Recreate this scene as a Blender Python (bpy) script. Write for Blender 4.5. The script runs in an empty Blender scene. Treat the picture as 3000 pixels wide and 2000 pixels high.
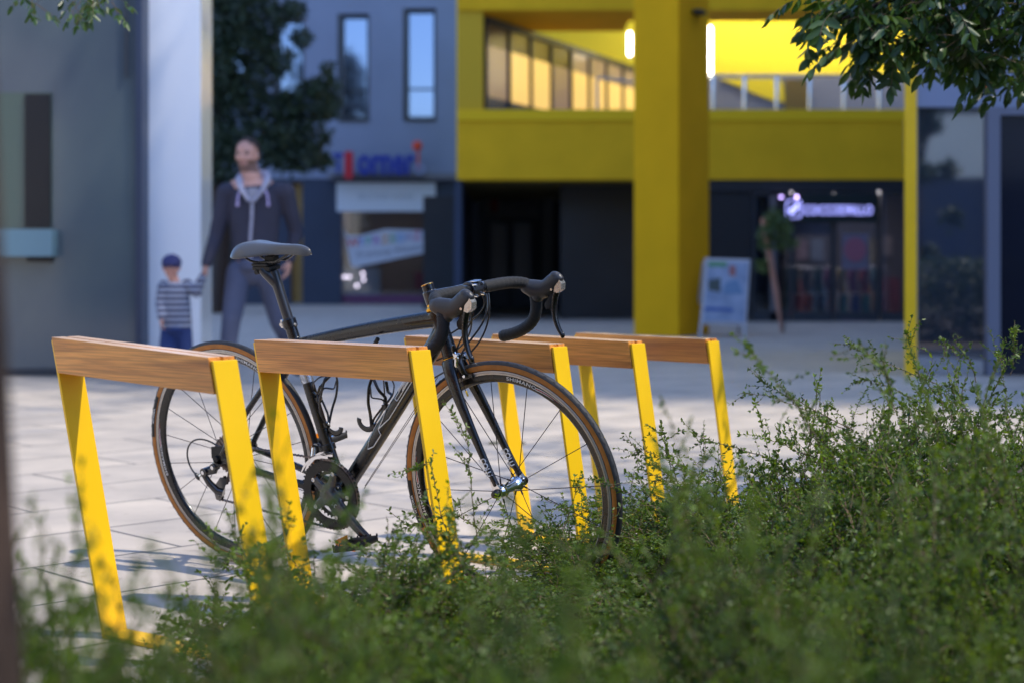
import bpy, bmesh, math, random
import numpy as np
from mathutils import Vector, Matrix
random.seed(7); RNG = np.random.default_rng(11)
R = math.radians; PI = math.pi
sc = bpy.context.scene; C = sc.collection
# ---------------------------------------------------------------- camera
F_PX, YH, HC = 4621.0, 789.0, 0.868          # focal length and horizon in px of the 3000x2000 photo, eye height in m
cam_d = bpy.data.cameras.new("camera"); cam = bpy.data.objects.new("camera", cam_d); C.objects.link(cam)
cam.location = (0, 0, HC); cam.rotation_euler = (R(90), 0, 0)
cam_d.sensor_width = 36; cam_d.lens = F_PX * 36 / 3000; cam_d.shift_y = (YH - 1000) / 3000
cam_d.clip_start = 0.05; cam_d.clip_end = 1200
cam_d.dof.use_dof = True; cam_d.dof.focus_distance = 4.05; cam_d.dof.aperture_fstop = 2.5; cam_d.dof.aperture_blades = 0
sc.camera = cam
# ---------------------------------------------------------------- sky, sun, exposure
SUN_AZ = math.atan2(0.93, -0.36); SUN_EL = R(58)       # azimuth clockwise from +Y
w = bpy.data.worlds.new("World"); sc.world = w; w.use_nodes = True
nt = w.node_tree; bg = nt.nodes["Background"]
sky = nt.nodes.new("ShaderNodeTexSky"); sky.sky_type = 'NISHITA'; sky.sun_disc = False
sky.sun_elevation = SUN_EL; sky.sun_rotation = SUN_AZ; sky.air_density = 1.0; sky.dust_density = 0.6; sky.ozone_density = 5.0
tint = nt.nodes.new('ShaderNodeMixRGB'); tint.blend_type = 'MULTIPLY'; tint.inputs[0].default_value = 1.0; tint.inputs[2].default_value = (0.92, 0.96, 1.08, 1)
nt.links.new(sky.outputs[0], tint.inputs[1]); nt.links.new(tint.outputs[0], bg.inputs[0]); bg.inputs[1].default_value = 0.15
sd = bpy.data.lights.new("sun", 'SUN'); sd.energy = 2.0; sd.angle = R(0.8); sd.color = (1.0, 0.92, 0.78)
sun = bpy.data.objects.new("sun", sd); C.objects.link(sun)
tosun = Vector((math.sin(SUN_AZ) * math.cos(SUN_EL), math.cos(SUN_AZ) * math.cos(SUN_EL), math.sin(SUN_EL)))
sun.rotation_euler = tosun.to_track_quat('Z', 'Y').to_euler()
sc.view_settings.view_transform = 'Standard'; sc.view_settings.look = 'None'
sc.view_settings.exposure = 1.25; sc.view_settings.gamma = 1.0
try: sc.view_settings.use_curve_mapping = False
except Exception: pass
sc.render.engine = 'CYCLES'

def P(x, y, Y):
    """photo pixel (3000x2000) at depth Y -> world point"""
    return Vector(((x - 1500) * Y / F_PX, Y, HC + (YH - y) * Y / F_PX))

# ---------------------------------------------------------------- materials
MATS = {}
def mat(name, col, rough=0.5, metal=0.0, var=0.0, vscale=8.0, bump=0.0, bscale=60.0, coat=0.0, emit=None, estr=0.0,
        spec=0.5, col2=None, island=0.0, trans=0.0, stretch=(1, 1, 1), rvar=0.0):
    if name in MATS: return MATS[name]
    m = bpy.data.materials.new(name); m.use_nodes = True; MATS[name] = m
    n = m.node_tree.nodes; l = m.node_tree.links; b = n["Principled BSDF"]
    b.inputs["Base Color"].default_value = (*col, 1); b.inputs["Roughness"].default_value = rough
    b.inputs["Metallic"].default_value = metal; b.inputs["Specular IOR Level"].default_value = spec
    b.inputs["Coat Weight"].default_value = coat; b.inputs["Coat Roughness"].default_value = 0.06
    if emit: b.inputs["Emission Color"].default_value = (*emit, 1); b.inputs["Emission Strength"].default_value = estr
    if trans: b.inputs["Transmission Weight"].default_value = trans
    if var or bump or rvar:
        tc = n.new("ShaderNodeTexCoord"); mp = n.new("ShaderNodeMapping"); mp.inputs["Scale"].default_value = stretch
        l.new(tc.outputs["Object"], mp.inputs[0])
    if var or rvar:
        no = n.new("ShaderNodeTexNoise"); no.inputs["Scale"].default_value = vscale; no.inputs["Detail"].default_value = 6
        l.new(mp.outputs[0], no.inputs["Vector"])
        if var:
            cr = n.new("ShaderNodeValToRGB"); e = cr.color_ramp.elements; e[0].position = 0.3; e[1].position = 0.7
            c2 = col2 if col2 else tuple(c * (1 - var) for c in col)
            e[0].color = (*c2, 1); e[1].color = (*(min(1, c * (1 + var * 0.4)) for c in col), 1)
            l.new(no.outputs[0], cr.inputs[0]); l.new(cr.outputs[0], b.inputs["Base Color"])
        if rvar:
            mr = n.new("ShaderNodeMapRange"); mr.inputs[3].default_value = max(0, rough - rvar); mr.inputs[4].default_value = min(1, rough + rvar)
            mr.inputs[1].default_value = 0.3; mr.inputs[2].default_value = 0.7
            l.new(no.outputs[0], mr.inputs[0]); l.new(mr.outputs[0], b.inputs["Roughness"])
    if bump:
        nb = n.new("ShaderNodeTexNoise"); nb.inputs["Scale"].default_value = bscale; nb.inputs["Detail"].default_value = 4
        l.new(mp.outputs[0], nb.inputs["Vector"])
        bp = n.new("ShaderNodeBump"); bp.inputs["Strength"].default_value = bump; bp.inputs["Distance"].default_value = 0.01
        l.new(nb.outputs[0], bp.inputs["Height"]); l.new(bp.outputs[0], b.inputs["Normal"])
    return m

def leaf_mat(name, c1, c2, trans=0.35, rough=0.4):
    m = bpy.data.materials.new(name); m.use_nodes = True; n = m.node_tree.nodes; l = m.node_tree.links
    b = n["Principled BSDF"]; b.inputs["Roughness"].default_value = rough; b.inputs["Specular IOR Level"].default_value = .5
    g = n.new("ShaderNodeNewGeometry"); cr = n.new("ShaderNodeValToRGB"); e = cr.color_ramp.elements
    e[0].color = (*c1, 1); e[1].color = (*c2, 1)
    tc = n.new("ShaderNodeTexCoord"); no = n.new("ShaderNodeTexNoise"); no.inputs["Scale"].default_value = 4
    l.new(tc.outputs["Object"], no.inputs["Vector"])
    mm = n.new("ShaderNodeMath"); mm.operation = 'MULTIPLY_ADD'; mm.inputs[1].default_value = 0.55; mm.use_clamp = True
    l.new(g.outputs["Random Per Island"], mm.inputs[0])
    m2 = n.new("ShaderNodeMath"); m2.operation = 'MULTIPLY_ADD'; m2.inputs[1].default_value = 1.6; m2.inputs[2].default_value = -0.55
    l.new(no.outputs[0], m2.inputs[0]); l.new(m2.outputs[0], mm.inputs[2])
    l.new(mm.outputs[0], cr.inputs[0]); l.new(cr.outputs[0], b.inputs["Base Color"])
    t = n.new("ShaderNodeBsdfTranslucent"); mx = n.new("ShaderNodeMixShader"); mx.inputs[0].default_value = trans
    hs = n.new("ShaderNodeHueSaturation"); hs.inputs["Hue"].default_value = 0.48; hs.inputs["Value"].default_value = 2.2; hs.inputs["Saturation"].default_value = 1.1
    l.new(cr.outputs[0], hs.inputs["Color"]); l.new(hs.outputs[0], t.inputs["Color"])
    l.new(b.outputs[0], mx.inputs[1]); l.new(t.outputs[0], mx.inputs[2]); l.new(mx.outputs[0], n["Material Output"].inputs[0])
    MATS[name] = m; return m

def glass_mat(name, col, rough=0.06, refl=0.25, alpha_dark=0.0):
    """window glass: see-through with a mirror share"""
    m = bpy.data.materials.new(name); m.use_nodes = True; n = m.node_tree.nodes; l = m.node_tree.links
    n.remove(n["Principled BSDF"]); o = n["Material Output"]
    tr = n.new("ShaderNodeBsdfTransparent"); tr.inputs[0].default_value = (*col, 1)
    gl = n.new("ShaderNodeBsdfGlossy"); gl.inputs["Roughness"].default_value = rough; gl.inputs[0].default_value = (0.9, 0.95, 1, 1)
    fr = n.new("ShaderNodeFresnel"); fr.inputs[0].default_value = 1.5
    ad = n.new("ShaderNodeMath"); ad.operation = 'ADD'; ad.inputs[1].default_value = refl; ad.use_clamp = True
    l.new(fr.outputs[0], ad.inputs[0])
    mx = n.new("ShaderNodeMixShader"); l.new(ad.outputs[0], mx.inputs[0]); l.new(tr.outputs[0], mx.inputs[1]); l.new(gl.outputs[0], mx.inputs[2])
    l.new(mx.outputs[0], o.inputs[0]); MATS[name] = m; return m

# ---------------------------------------------------------------- mesh builder
class MB:
    def __init__(s): s.v = []; s.f = []; s.m = []; s.n = 0; s.flat = []
    def add(s, v, f, mi=0, smooth=True):
        v = np.asarray(v, float).reshape(-1, 3); s.v.append(v)
        for q in f: s.f.append(tuple(int(i) + s.n for i in q)); s.m.append(mi); s.flat.append(smooth)
        s.n += len(v); return s
    def box(s, a, b, mi=0, M=None, bev=0.0):
        (x0, y0, z0), (x1, y1, z1) = a, b
        if x0 > x1: x0, x1 = x1, x0
        if y0 > y1: y0, y1 = y1, y0
        if z0 > z1: z0, z1 = z1, z0
        v = np.array([(x, y, z) for x in (x0, x1) for y in (y0, y1) for z in (z0, z1)], float)
        f = [(0, 1, 3, 2), (4, 6, 7, 5), (0, 4, 5, 1), (2, 3, 7, 6), (0, 2, 6, 4), (1, 5, 7, 3)]
        if bev > 0:
            bm = bmesh.new(); vs = [bm.verts.new(p) for p in v]
            for q in f: bm.faces.new([vs[i] for i in q])
            bmesh.ops.bevel(bm, geom=list(bm.edges), offset=bev, segments=2, profile=0.6, affect='EDGES')
            bm.verts.index_update()
            v = np.array([p.co[:] for p in bm.verts]); f = [[x.index for x in q.verts] for q in bm.faces]; bm.free()
        if M is not None: v = np.array([(M @ Vector(p))[:] for p in v])
        return s.add(v, f, mi, False)
    def sweep(s, path, rads, seg=12, mi=0, cap=True, closed=False, up=None, prof=None, smooth=True):
        """tube along path; rads: r or (rx, ry) or per-point list; prof: optional 2D loop instead of circle"""
        Pn = np.asarray(path, float); n = len(Pn)
        if np.isscalar(rads): rads = [(rads, rads)] * n
        rads = [(r, r) if np.isscalar(r) else r for r in rads]
        if len(rads) != n: q_ = np.array(rads, float); ti_ = np.linspace(0, len(q_) - 1, n); rads = np.stack([np.interp(ti_, np.arange(len(q_)), q_[:, k]) for k in (0, 1)], 1)
        T = np.zeros_like(Pn)
        for i in range(n):
            a = Pn[(i - 1) % n] if (closed or i > 0) else Pn[i]; b = Pn[(i + 1) % n] if (closed or i < n - 1) else Pn[i]
            d = b - a; T[i] = d / (np.linalg.norm(d) + 1e-12)
        u = np.array(up, float) if up is not None else (np.array([0, 0, 1.]) if abs(T[0][2]) < 0.9 else np.array([1., 0, 0]))
        fixed = up is not None
        if prof is None:
            t = np.linspace(0, 2 * PI, seg, endpoint=False); pr = np.stack([np.cos(t), np.sin(t)], 1)
        else: pr = np.asarray(prof, float); seg = len(pr)
        V = []
        for i in range(n):
            a = u - T[i] * np.dot(u, T[i]); a /= np.linalg.norm(a) + 1e-12
            if not fixed: u = a
            b = np.cross(T[i], a)
            for c, d in pr: V.append(Pn[i] + b * c * rads[i][0] + a * d * rads[i][1])
        Fc = []
        for i in range(n if closed else n - 1):
            j = (i + 1) % n
            for k in range(seg):
                k2 = (k + 1) % seg; Fc.append((i * seg + k, i * seg + k2, j * seg + k2, j * seg + k))
        if cap and not closed:
            Fc.append(tuple(range(seg - 1, -1, -1))); Fc.append(tuple((n - 1) * seg + k for k in range(seg)))
        return s.add(V, Fc, mi, smooth)
    def lathe(s, prof, org, ax, seg=32, mi=0, smooth=True, closed=False):
        """prof: list of (along, radius)"""
        ax = np.array(ax, float); ax /= np.linalg.norm(ax)
        u = np.cross(ax, [0, 0, 1.]);
        if np.linalg.norm(u) < 1e-3: u = np.cross(ax, [1., 0, 0])
        u /= np.linalg.norm(u); w_ = np.cross(ax, u); V = []; Fc = []; n = len(prof)
        for a, r in prof:
            for k in range(seg):
                t = 2 * PI * k / seg; V.append(np.array(org) + ax * a + (u * math.cos(t) + w_ * math.sin(t)) * r)
        for i in range(n if closed else n - 1):
            j = (i + 1) % n
            for k in range(seg):
                k2 = (k + 1) % seg; Fc.append((i * seg + k, j * seg + k, j * seg + k2, i * seg + k2))
        if not closed:
            if prof[0][1] > 1e-6: Fc.append(tuple(range(seg)))
            if prof[-1][1] > 1e-6: Fc.append(tuple((n - 1) * seg + k for k in range(seg - 1, -1, -1)))
        return s.add(V, Fc, mi, smooth)
    def cyl(s, a, b, r, seg=16, mi=0):
        a = np.array(a, float); b = np.array(b, float); L = np.linalg.norm(b - a)
        return s.lathe([(0, r * 0.96), (L * 0.02 + 1e-5, r), (L * 0.98, r), (L, r * 0.96)], a, b - a, seg, mi)
    def ell(s, c, r, seg=20, ring=12, mi=0, M=None):
        V = []; Fc = []
        for i in range(ring + 1):
            ph = PI * i / ring
            for k in range(seg):
                t = 2 * PI * k / seg
                q = Vector((r[0] * math.sin(ph) * math.cos(t), r[1] * math.sin(ph) * math.sin(t), r[2] * math.cos(ph)))
                if M is not None: q = M @ q
                V.append((q[0] + c[0], q[1] + c[1], q[2] + c[2]))
        for i in range(ring):
            for k in range(seg):
                k2 = (k + 1) % seg; Fc.append((i * seg + k, (i + 1) * seg + k, (i + 1) * seg + k2, i * seg + k2))
        return s.add(V, Fc, mi)
    def extr(s, poly, fn, d0, d1, mi=0, hole=None):
        """extrude a 2D polygon: fn(u, v, d) -> 3D"""
        n = len(poly); V = [fn(u, v, d0) for u, v in poly] + [fn(u, v, d1) for u, v in poly]
        Fc = [tuple(range(n)), tuple(range(2 * n - 1, n - 1, -1))]
        for k in range(n): k2 = (k + 1) % n; Fc.append((k, n + k, n + k2, k2))
        return s.add(V, Fc, mi, False)
    def ringstrip(s, outer, inner, fn, d0, d1, mi=0):
        """annular plate between two 2D loops with the same count"""
        n = len(outer); V = []
        for lp, d in ((outer, d0), (inner, d0), (inner, d1), (outer, d1)): V += [fn(u, v, d) for u, v in lp]
        Fc = []
        for q in range(4):
            q2 = (q + 1) % 4
            for k in range(n): k2 = (k + 1) % n; Fc.append((q * n + k, q * n + k2, q2 * n + k2, q2 * n + k))
        return s.add(V, Fc, mi, False)
    def build(s, name, mats, parent=None, fix=True, auto=35):
        me = bpy.data.meshes.new(name); V = np.concatenate(s.v) if s.v else np.zeros((0, 3))
        me.from_pydata(V.tolist(), [], s.f)
        if not isinstance(mats, (list, tuple)): mats = [mats]
        for m in mats: me.materials.append(m)
        me.polygons.foreach_set("material_index", s.m); me.polygons.foreach_set("use_smooth", s.flat)
        if fix:
            bm = bmesh.new(); bm.from_mesh(me); bmesh.ops.recalc_face_normals(bm, faces=bm.faces)
            for e in bm.edges:
                if len(e.link_faces) == 2 and e.calc_face_angle(0) > R(auto): e.smooth = False
            bm.to_mesh(me); bm.free()
        me.update(); o = bpy.data.objects.new(name, me); C.objects.link(o)
        if parent is not None: o.parent = parent
        return o

def tag(o, label=None, cat=None, group=None, kind=None):
    if label: o['label'] = label
    if cat: o['category'] = cat
    if group: o['group'] = group
    if kind: o['kind'] = kind
    return o
def empty(name, loc=(0, 0, 0), rz=0, label=None, cat=None, group=None):
    o = bpy.data.objects.new(name, None); C.objects.link(o); o.location = loc; o.rotation_euler = (0, 0, rz); o.empty_display_size = 0.1
    return tag(o, label, cat, group)
def kids(o): return [c for c in bpy.data.objects if c.parent == o]
def copy_tree(o, parent=None):
    c = o.copy(); C.objects.link(c)
    if parent is not None: c.parent = parent
    for ch in kids(o): copy_tree(ch, c)
    return c
def text_mesh(txt, size=1.0, extrude=0.0, spacing=1.0, bold=0.0):
    cu = bpy.data.curves.new("t", 'FONT'); cu.body = txt; cu.size = size; cu.extrude = extrude; cu.space_character = spacing
    cu.offset = bold; cu.align_x = 'CENTER'; cu.align_y = 'CENTER'; cu.resolution_u = 3
    o = bpy.data.objects.new("t", cu); C.objects.link(o)
    dg = bpy.context.evaluated_depsgraph_get(); ev = o.evaluated_get(dg); me = ev.to_mesh()
    V = np.array([v.co[:] for v in me.vertices]); Fc = [tuple(p.vertices) for p in me.polygons]
    ev.to_mesh_clear(); bpy.data.objects.remove(o); bpy.data.curves.remove(cu)
    return V, Fc
def fbox(mb, x0, y0, x1, y1, Y, dep, mi=0):
    a = P(x0, y0, Y); b = P(x1, y1, Y); mb.box((a.x, Y, b.z), (b.x, Y + dep, a.z), mi); return mb
def remeshed(mb, name, mats, parent, vox, smooth=4, matfn=None):
    """fuse overlapping closed shapes into one continuous skin"""
    o = mb.build(name, mats if isinstance(mats, (list, tuple)) else [mats], parent)
    par = o.parent; o.parent = None
    m = o.modifiers.new("r", 'REMESH'); m.mode = 'VOXEL'; m.voxel_size = vox; m.use_smooth_shade = True
    s2 = o.modifiers.new("s", 'SMOOTH'); s2.iterations = smooth; s2.factor = 0.5
    dg = bpy.context.evaluated_depsgraph_get(); me = bpy.data.meshes.new_from_object(o.evaluated_get(dg)); o.modifiers.clear()
    old = o.data; o.data = me; bpy.data.meshes.remove(old); me.materials.clear()
    for q in (mats if isinstance(mats, (list, tuple)) else [mats]): me.materials.append(q)
    for p in me.polygons:
        p.use_smooth = True; p.material_index = matfn(p.center) if matfn else 0
    o.parent = par; return o
# ---------------------------------------------------------------- palette
M_YEL = mat("yellow_enamel", (0.92, 0.55, 0.006), 0.38, var=0.06, vscale=5, bump=0.03, bscale=220, coat=0.15)
M_YPL = mat("yellow_render", (0.80, 0.45, 0.014), 0.8, spec=.15, var=0.10, vscale=1.6, bump=0.10, bscale=25)
M_GREYW = mat("grey_render", (0.23, 0.27, 0.38), 0.85, var=0.10, vscale=0.8, bump=0.12, bscale=20)
M_NAVY = mat("navy_cladding", (0.022, 0.036, 0.075), 0.45, var=0.15, vscale=0.8, rvar=0.1)
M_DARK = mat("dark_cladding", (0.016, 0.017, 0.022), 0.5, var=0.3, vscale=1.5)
M_WHITEP = mat("white_panel", (0.95, 0.96, 0.98), 0.2, var=0.03, vscale=1.2, coat=0.5)
M_KIOSK = mat("kiosk_glass_panel", (0.105, 0.135, 0.135), 0.12, var=0.25, vscale=0.6, spec=0.5, coat=0.25, col2=(0.07, 0.09, 0.12))
M_FRAME = mat("anthracite_frame", (0.035, 0.04, 0.05), 0.45)
M_BLK = mat("black_satin_paint", (0.0025, 0.0025, 0.0038), 0.27, coat=0.25, rvar=0.06, vscale=30)
M_BLKM = mat("black_matte", (0.006, 0.006, 0.007), 0.6, bump=0.1, bscale=300)
M_RUB = mat("rubber_tread", (0.016, 0.0165, 0.019), 0.55, bump=0.25, bscale=500, var=0.3, vscale=40)
M_TAN = mat("tan_sidewall", (0.42, 0.15, 0.018), 0.5, var=0.2, vscale=60)
M_SILV = mat("brushed_aluminium", (0.62, 0.60, 0.58), 0.28, metal=0.9, rvar=0.08, vscale=60)
M_CHR = mat("polished_metal", (0.75, 0.76, 0.80), 0.12, metal=1.0)
M_TRACK = mat("brake_track", (0.52, 0.47, 0.42), 0.40, metal=0.55, var=0.12, vscale=90)
M_GOLD = mat("gold_anodised", (0.85, 0.42, 0.03), 0.18, metal=0.9)
M_TAPE = mat("black_bar_tape", (0.0065, 0.0065, 0.0075), 0.6, bump=0.5, bscale=420, var=0.4, vscale=180)
M_HOOD = mat("grey_rubber_hood", (0.030, 0.030, 0.034), 0.36, bump=0.1, bscale=400)
M_SAD = mat("saddle_skin", (0.06, 0.06, 0.062), 0.28, coat=.4, bump=0.15, bscale=500)
M_LET = mat("white_lettering", (0.75, 0.75, 0.76), 0.4)
M_LETW = mat("bright_white_decal", (0.82, 0.84, 0.88), 0.35)
M_RED = mat("red_decal", (0.55, 0.03, 0.03), 0.4)
M_CHAIN = mat("chain_steel", (0.16, 0.13, 0.12), 0.38, metal=0.8)
M_AMBER = mat("amber_reflector", (0.75, 0.22, 0.01), 0.25, coat=0.5)
M_SPK = mat("steel_spoke_black", (0.035, 0.028, 0.035), 0.3, metal=0.6)
M_BARK = mat("bark_brown", (0.050, 0.029, 0.020), 0.9, var=0.5, vscale=14, bump=0.6, bscale=30, stretch=(3, 3, 0.6))
M_TWIG = mat("twig_brown", (0.13, 0.085, 0.05), 0.8)
M_SOIL = mat("soil", (0.05, 0.035, 0.024), 0.95, var=0.5, vscale=20, bump=0.8, bscale=60)
M_LEAF = leaf_mat("shrub_leaf", (0.020, 0.050, 0.014), (0.135, 0.215, 0.020), 0.38, 0.48)
M_LEAF2 = leaf_mat("tree_leaf", (0.010, 0.030, 0.009), (0.050, 0.105, 0.016), 0.26, 0.38)
M_LEAF3 = leaf_mat("dark_tree_leaf", (0.009, 0.020, 0.013), (0.030, 0.058, 0.024), 0.15, 0.6)
M_GL = glass_mat("window_glass", (0.55, 0.6, 0.65), 0.02, 0.10)
M_GLD = glass_mat("dark_shop_glass", (0.70, 0.72, 0.75), 0.03, 0.04)
M_GLB = mat("mirror_window_glass", (0.27, 0.32, 0.44), 0.06, metal=0.85)
M_SKIN = mat("skin", (0.62, 0.33, 0.25), 0.5, var=0.06, vscale=20)
M_LAMP = mat("lamp_tube", (1, 1, 0.95), 0.5, emit=(1.0, 0.93, 0.72), estr=7)

# wood with long grain along local x
def wood():
    m = bpy.data.materials.new("tropical_hardwood"); m.use_nodes = True; n = m.node_tree.nodes; l = m.node_tree.links; b = n["Principled BSDF"]
    tc = n.new("ShaderNodeTexCoord"); oi = n.new("ShaderNodeObjectInfo")
    ad = n.new("ShaderNodeVectorMath"); ad.operation = 'MULTIPLY_ADD'
    ad.inputs[1].default_value = (1, 1, 1); l.new(tc.outputs["Object"], ad.inputs[0])
    cmb = n.new("ShaderNodeCombineXYZ"); ml = n.new("ShaderNodeMath"); ml.operation = 'MULTIPLY'; ml.inputs[1].default_value = 9.0
    l.new(oi.outputs["Random"], ml.inputs[0]); l.new(ml.outputs[0], cmb.inputs[0]); l.new(ml.outputs[0], cmb.inputs[2]); l.new(cmb.outputs[0], ad.inputs[2])
    mp = n.new("ShaderNodeMapping"); mp.inputs["Scale"].default_value = (0.7, 14, 14); l.new(ad.outputs[0], mp.inputs[0])
    n1 = n.new("ShaderNodeTexNoise"); n1.inputs["Scale"].default_value = 1.5; n1.inputs["Detail"].default_value = 5; n1.inputs["Distortion"].default_value = 1.2; l.new(mp.outputs[0], n1.inputs["Vector"])
    mp2 = n.new("ShaderNodeMapping"); mp2.inputs["Scale"].default_value = (3.2, 130, 130); l.new(ad.outputs[0], mp2.inputs[0])
    n2 = n.new("ShaderNodeTexNoise"); n2.inputs["Scale"].default_value = 2.2; n2.inputs["Detail"].default_value = 3; l.new(mp2.outputs[0], n2.inputs["Vector"])
    c1 = n.new("ShaderNodeValToRGB"); e = c1.color_ramp.elements; e[0].position = 0.34; e[1].position = 0.66
    e[0].color = (0.40, 0.128, 0.018, 1); e[1].color = (0.88, 0.38, 0.075, 1); l.new(n1.outputs[0], c1.inputs[0])
    c2 = n.new("ShaderNodeValToRGB"); e = c2.color_ramp.elements; e[0].position = 0.38; e[1].position = 0.62
    e[0].color = (0.62, 0.60, 0.58, 1); e[1].color = (1.08, 1.08, 1.08, 1); l.new(n2.outputs[0], c2.inputs[0])
    mx = n.new("ShaderNodeMixRGB"); mx.blend_type = 'MULTIPLY'; mx.inputs[0].default_value = 0.8; l.new(c1.outputs[0], mx.inputs[1]); l.new(c2.outputs[0], mx.inputs[2])
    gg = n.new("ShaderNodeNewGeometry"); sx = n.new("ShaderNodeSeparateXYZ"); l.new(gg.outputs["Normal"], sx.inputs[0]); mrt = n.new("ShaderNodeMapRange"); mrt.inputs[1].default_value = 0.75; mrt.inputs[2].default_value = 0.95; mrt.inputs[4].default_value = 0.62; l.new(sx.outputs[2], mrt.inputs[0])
    wx = n.new("ShaderNodeMixRGB"); l.new(mrt.outputs[0], wx.inputs[0]); l.new(mx.outputs[0], wx.inputs[1]); wx.inputs[2].default_value = (0.86, 0.66, 0.47, 1)   # paler upper faces: glare on the tops put into the colour
    l.new(wx.outputs[0], b.inputs["Base Color"]); b.inputs["Roughness"].default_value = 0.34; b.inputs["Coat Weight"].default_value = 0.6; b.inputs["Coat Roughness"].default_value = 0.22
    bp = n.new("ShaderNodeBump"); bp.inputs["Strength"].default_value = 0.12; bp.inputs["Distance"].default_value = 0.002; l.new(n2.outputs[0], bp.inputs["Height"]); l.new(bp.outputs[0], b.inputs["Normal"])
    return m
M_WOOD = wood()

def paving():
    m = bpy.data.materials.new("pale_stone_paving"); m.use_nodes = True; n = m.node_tree.nodes; l = m.node_tree.links; b = n["Principled BSDF"]
    tc = n.new("ShaderNodeTexCoord"); mp = n.new("ShaderNodeMapping"); mp.inputs["Rotation"].default_value = (0, 0, R(-44)); mp.inputs["Location"].default_value = (0.31, 0.13, 0)
    l.new(tc.outputs["Object"], mp.inputs[0])
    br = n.new("ShaderNodeTexBrick"); br.inputs["Scale"].default_value = 1.0; br.inputs["Brick Width"].default_value = 1.0; br.inputs["Row Height"].default_value = 0.49
    br.inputs["Mortar Size"].default_value = 0.0075; br.inputs["Mortar Smooth"].default_value = 0.1; br.inputs["Bias"].default_value = -0.2
    br.inputs["Color1"].default_value = (0.54, 0.47, 0.39, 1); br.inputs["Color2"].default_value = (0.46, 0.405, 0.345, 1); br.inputs["Mortar"].default_value = (0.13, 0.12, 0.11, 1)
    l.new(mp.outputs[0], br.inputs["Vector"])
    n1 = n.new("ShaderNodeTexNoise"); n1.inputs["Scale"].default_value = 3.0; n1.inputs["Detail"].default_value = 8; l.new(tc.outputs["Object"], n1.inputs["Vector"])
    n2 = n.new("ShaderNodeTexNoise"); n2.inputs["Scale"].default_value = 260; n2.inputs["Detail"].default_value = 2; l.new(tc.outputs["Object"], n2.inputs["Vector"])
    c1 = n.new("ShaderNodeValToRGB"); e = c1.color_ramp.elements; e[0].position = 0.25; e[1].position = 0.75; e[0].color = (0.70, 0.70, 0.71, 1); e[1].color = (1.08, 1.06, 1.03, 1); l.new(n1.outputs[0], c1.inputs[0])
    c2 = n.new("ShaderNodeValToRGB"); e = c2.color_ramp.elements; e[0].position = 0.28; e[1].position = 0.40; e[0].color = (0.68, 0.66, 0.64, 1); e[1].color = (1, 1, 1, 1); l.new(n2.outputs[0], c2.inputs[0])
    a = n.new("ShaderNodeMixRGB"); a.blend_type = 'MULTIPLY'; a.inputs[0].default_value = 1; l.new(br.outputs[0], a.inputs[1]); l.new(c1.outputs[0], a.inputs[2])
    a2 = n.new("ShaderNodeMixRGB"); a2.blend_type = 'MULTIPLY'; a2.inputs[0].default_value = 1; l.new(a.outputs[0], a2.inputs[1]); l.new(c2.outputs[0], a2.inputs[2])
    n4 = n.new("ShaderNodeTexNoise"); n4.inputs["Scale"].default_value = 11; n4.inputs["Detail"].default_value = 3; l.new(tc.outputs["Object"], n4.inputs["Vector"])
    c4 = n.new("ShaderNodeValToRGB"); e = c4.color_ramp.elements; e[0].position = 0.64; e[1].position = 0.70; e[0].color = (1, 1, 1, 1); e[1].color = (0.80, 0.78, 0.76, 1); l.new(n4.outputs[0], c4.inputs[0])
    a3 = n.new("ShaderNodeMixRGB"); a3.blend_type = 'MULTIPLY'; a3.inputs[0].default_value = 1; l.new(a2.outputs[0], a3.inputs[1]); l.new(c4.outputs[0], a3.inputs[2]); a2 = a3
    l.new(a2.outputs[0], b.inputs["Base Color"]); b.inputs["Roughness"].default_value = 0.6
    bp = n.new("ShaderNodeBump"); bp.inputs["Strength"].default_value = 0.35; bp.inputs["Distance"].default_value = 0.004; l.new(br.outputs["Fac"], bp.inputs["Height"]); bp.invert = True
    l.new(bp.outputs[0], b.inputs["Normal"]); return m
M_PAVE = paving()
# ---------------------------------------------------------------- ground
th = R(34.2)
EH = Vector((math.cos(th), -math.sin(th), 0)); NH = Vector((math.sin(th), math.cos(th), 0))   # along a rack, across the racks
g = MB(); xs = np.concatenate([np.linspace(-200, -3, 12), np.linspace(-2.8, 2.8, 57), np.linspace(3, 200, 12)])
ys = np.concatenate([np.linspace(-200, 1.5, 12), np.linspace(1.6, 7, 55), np.linspace(7.5, 400, 20)])
V = []
for yv in ys:
    for xv in xs:
        d2 = ((xv - 0.015) ** 2 + (yv - 4.14) ** 2) / 0.22 ** 2; V.append((xv, yv, -0.027 * math.exp(-d2)))
nx = len(xs); Fc = [(j * nx + i, j * nx + i + 1, (j + 1) * nx + i + 1, (j + 1) * nx + i) for j in range(len(ys) - 1) for i in range(nx - 1)]
g.add(V, Fc); ground = g.build("ground", M_PAVE, fix=False); tag(ground, kind='structure')
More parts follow.
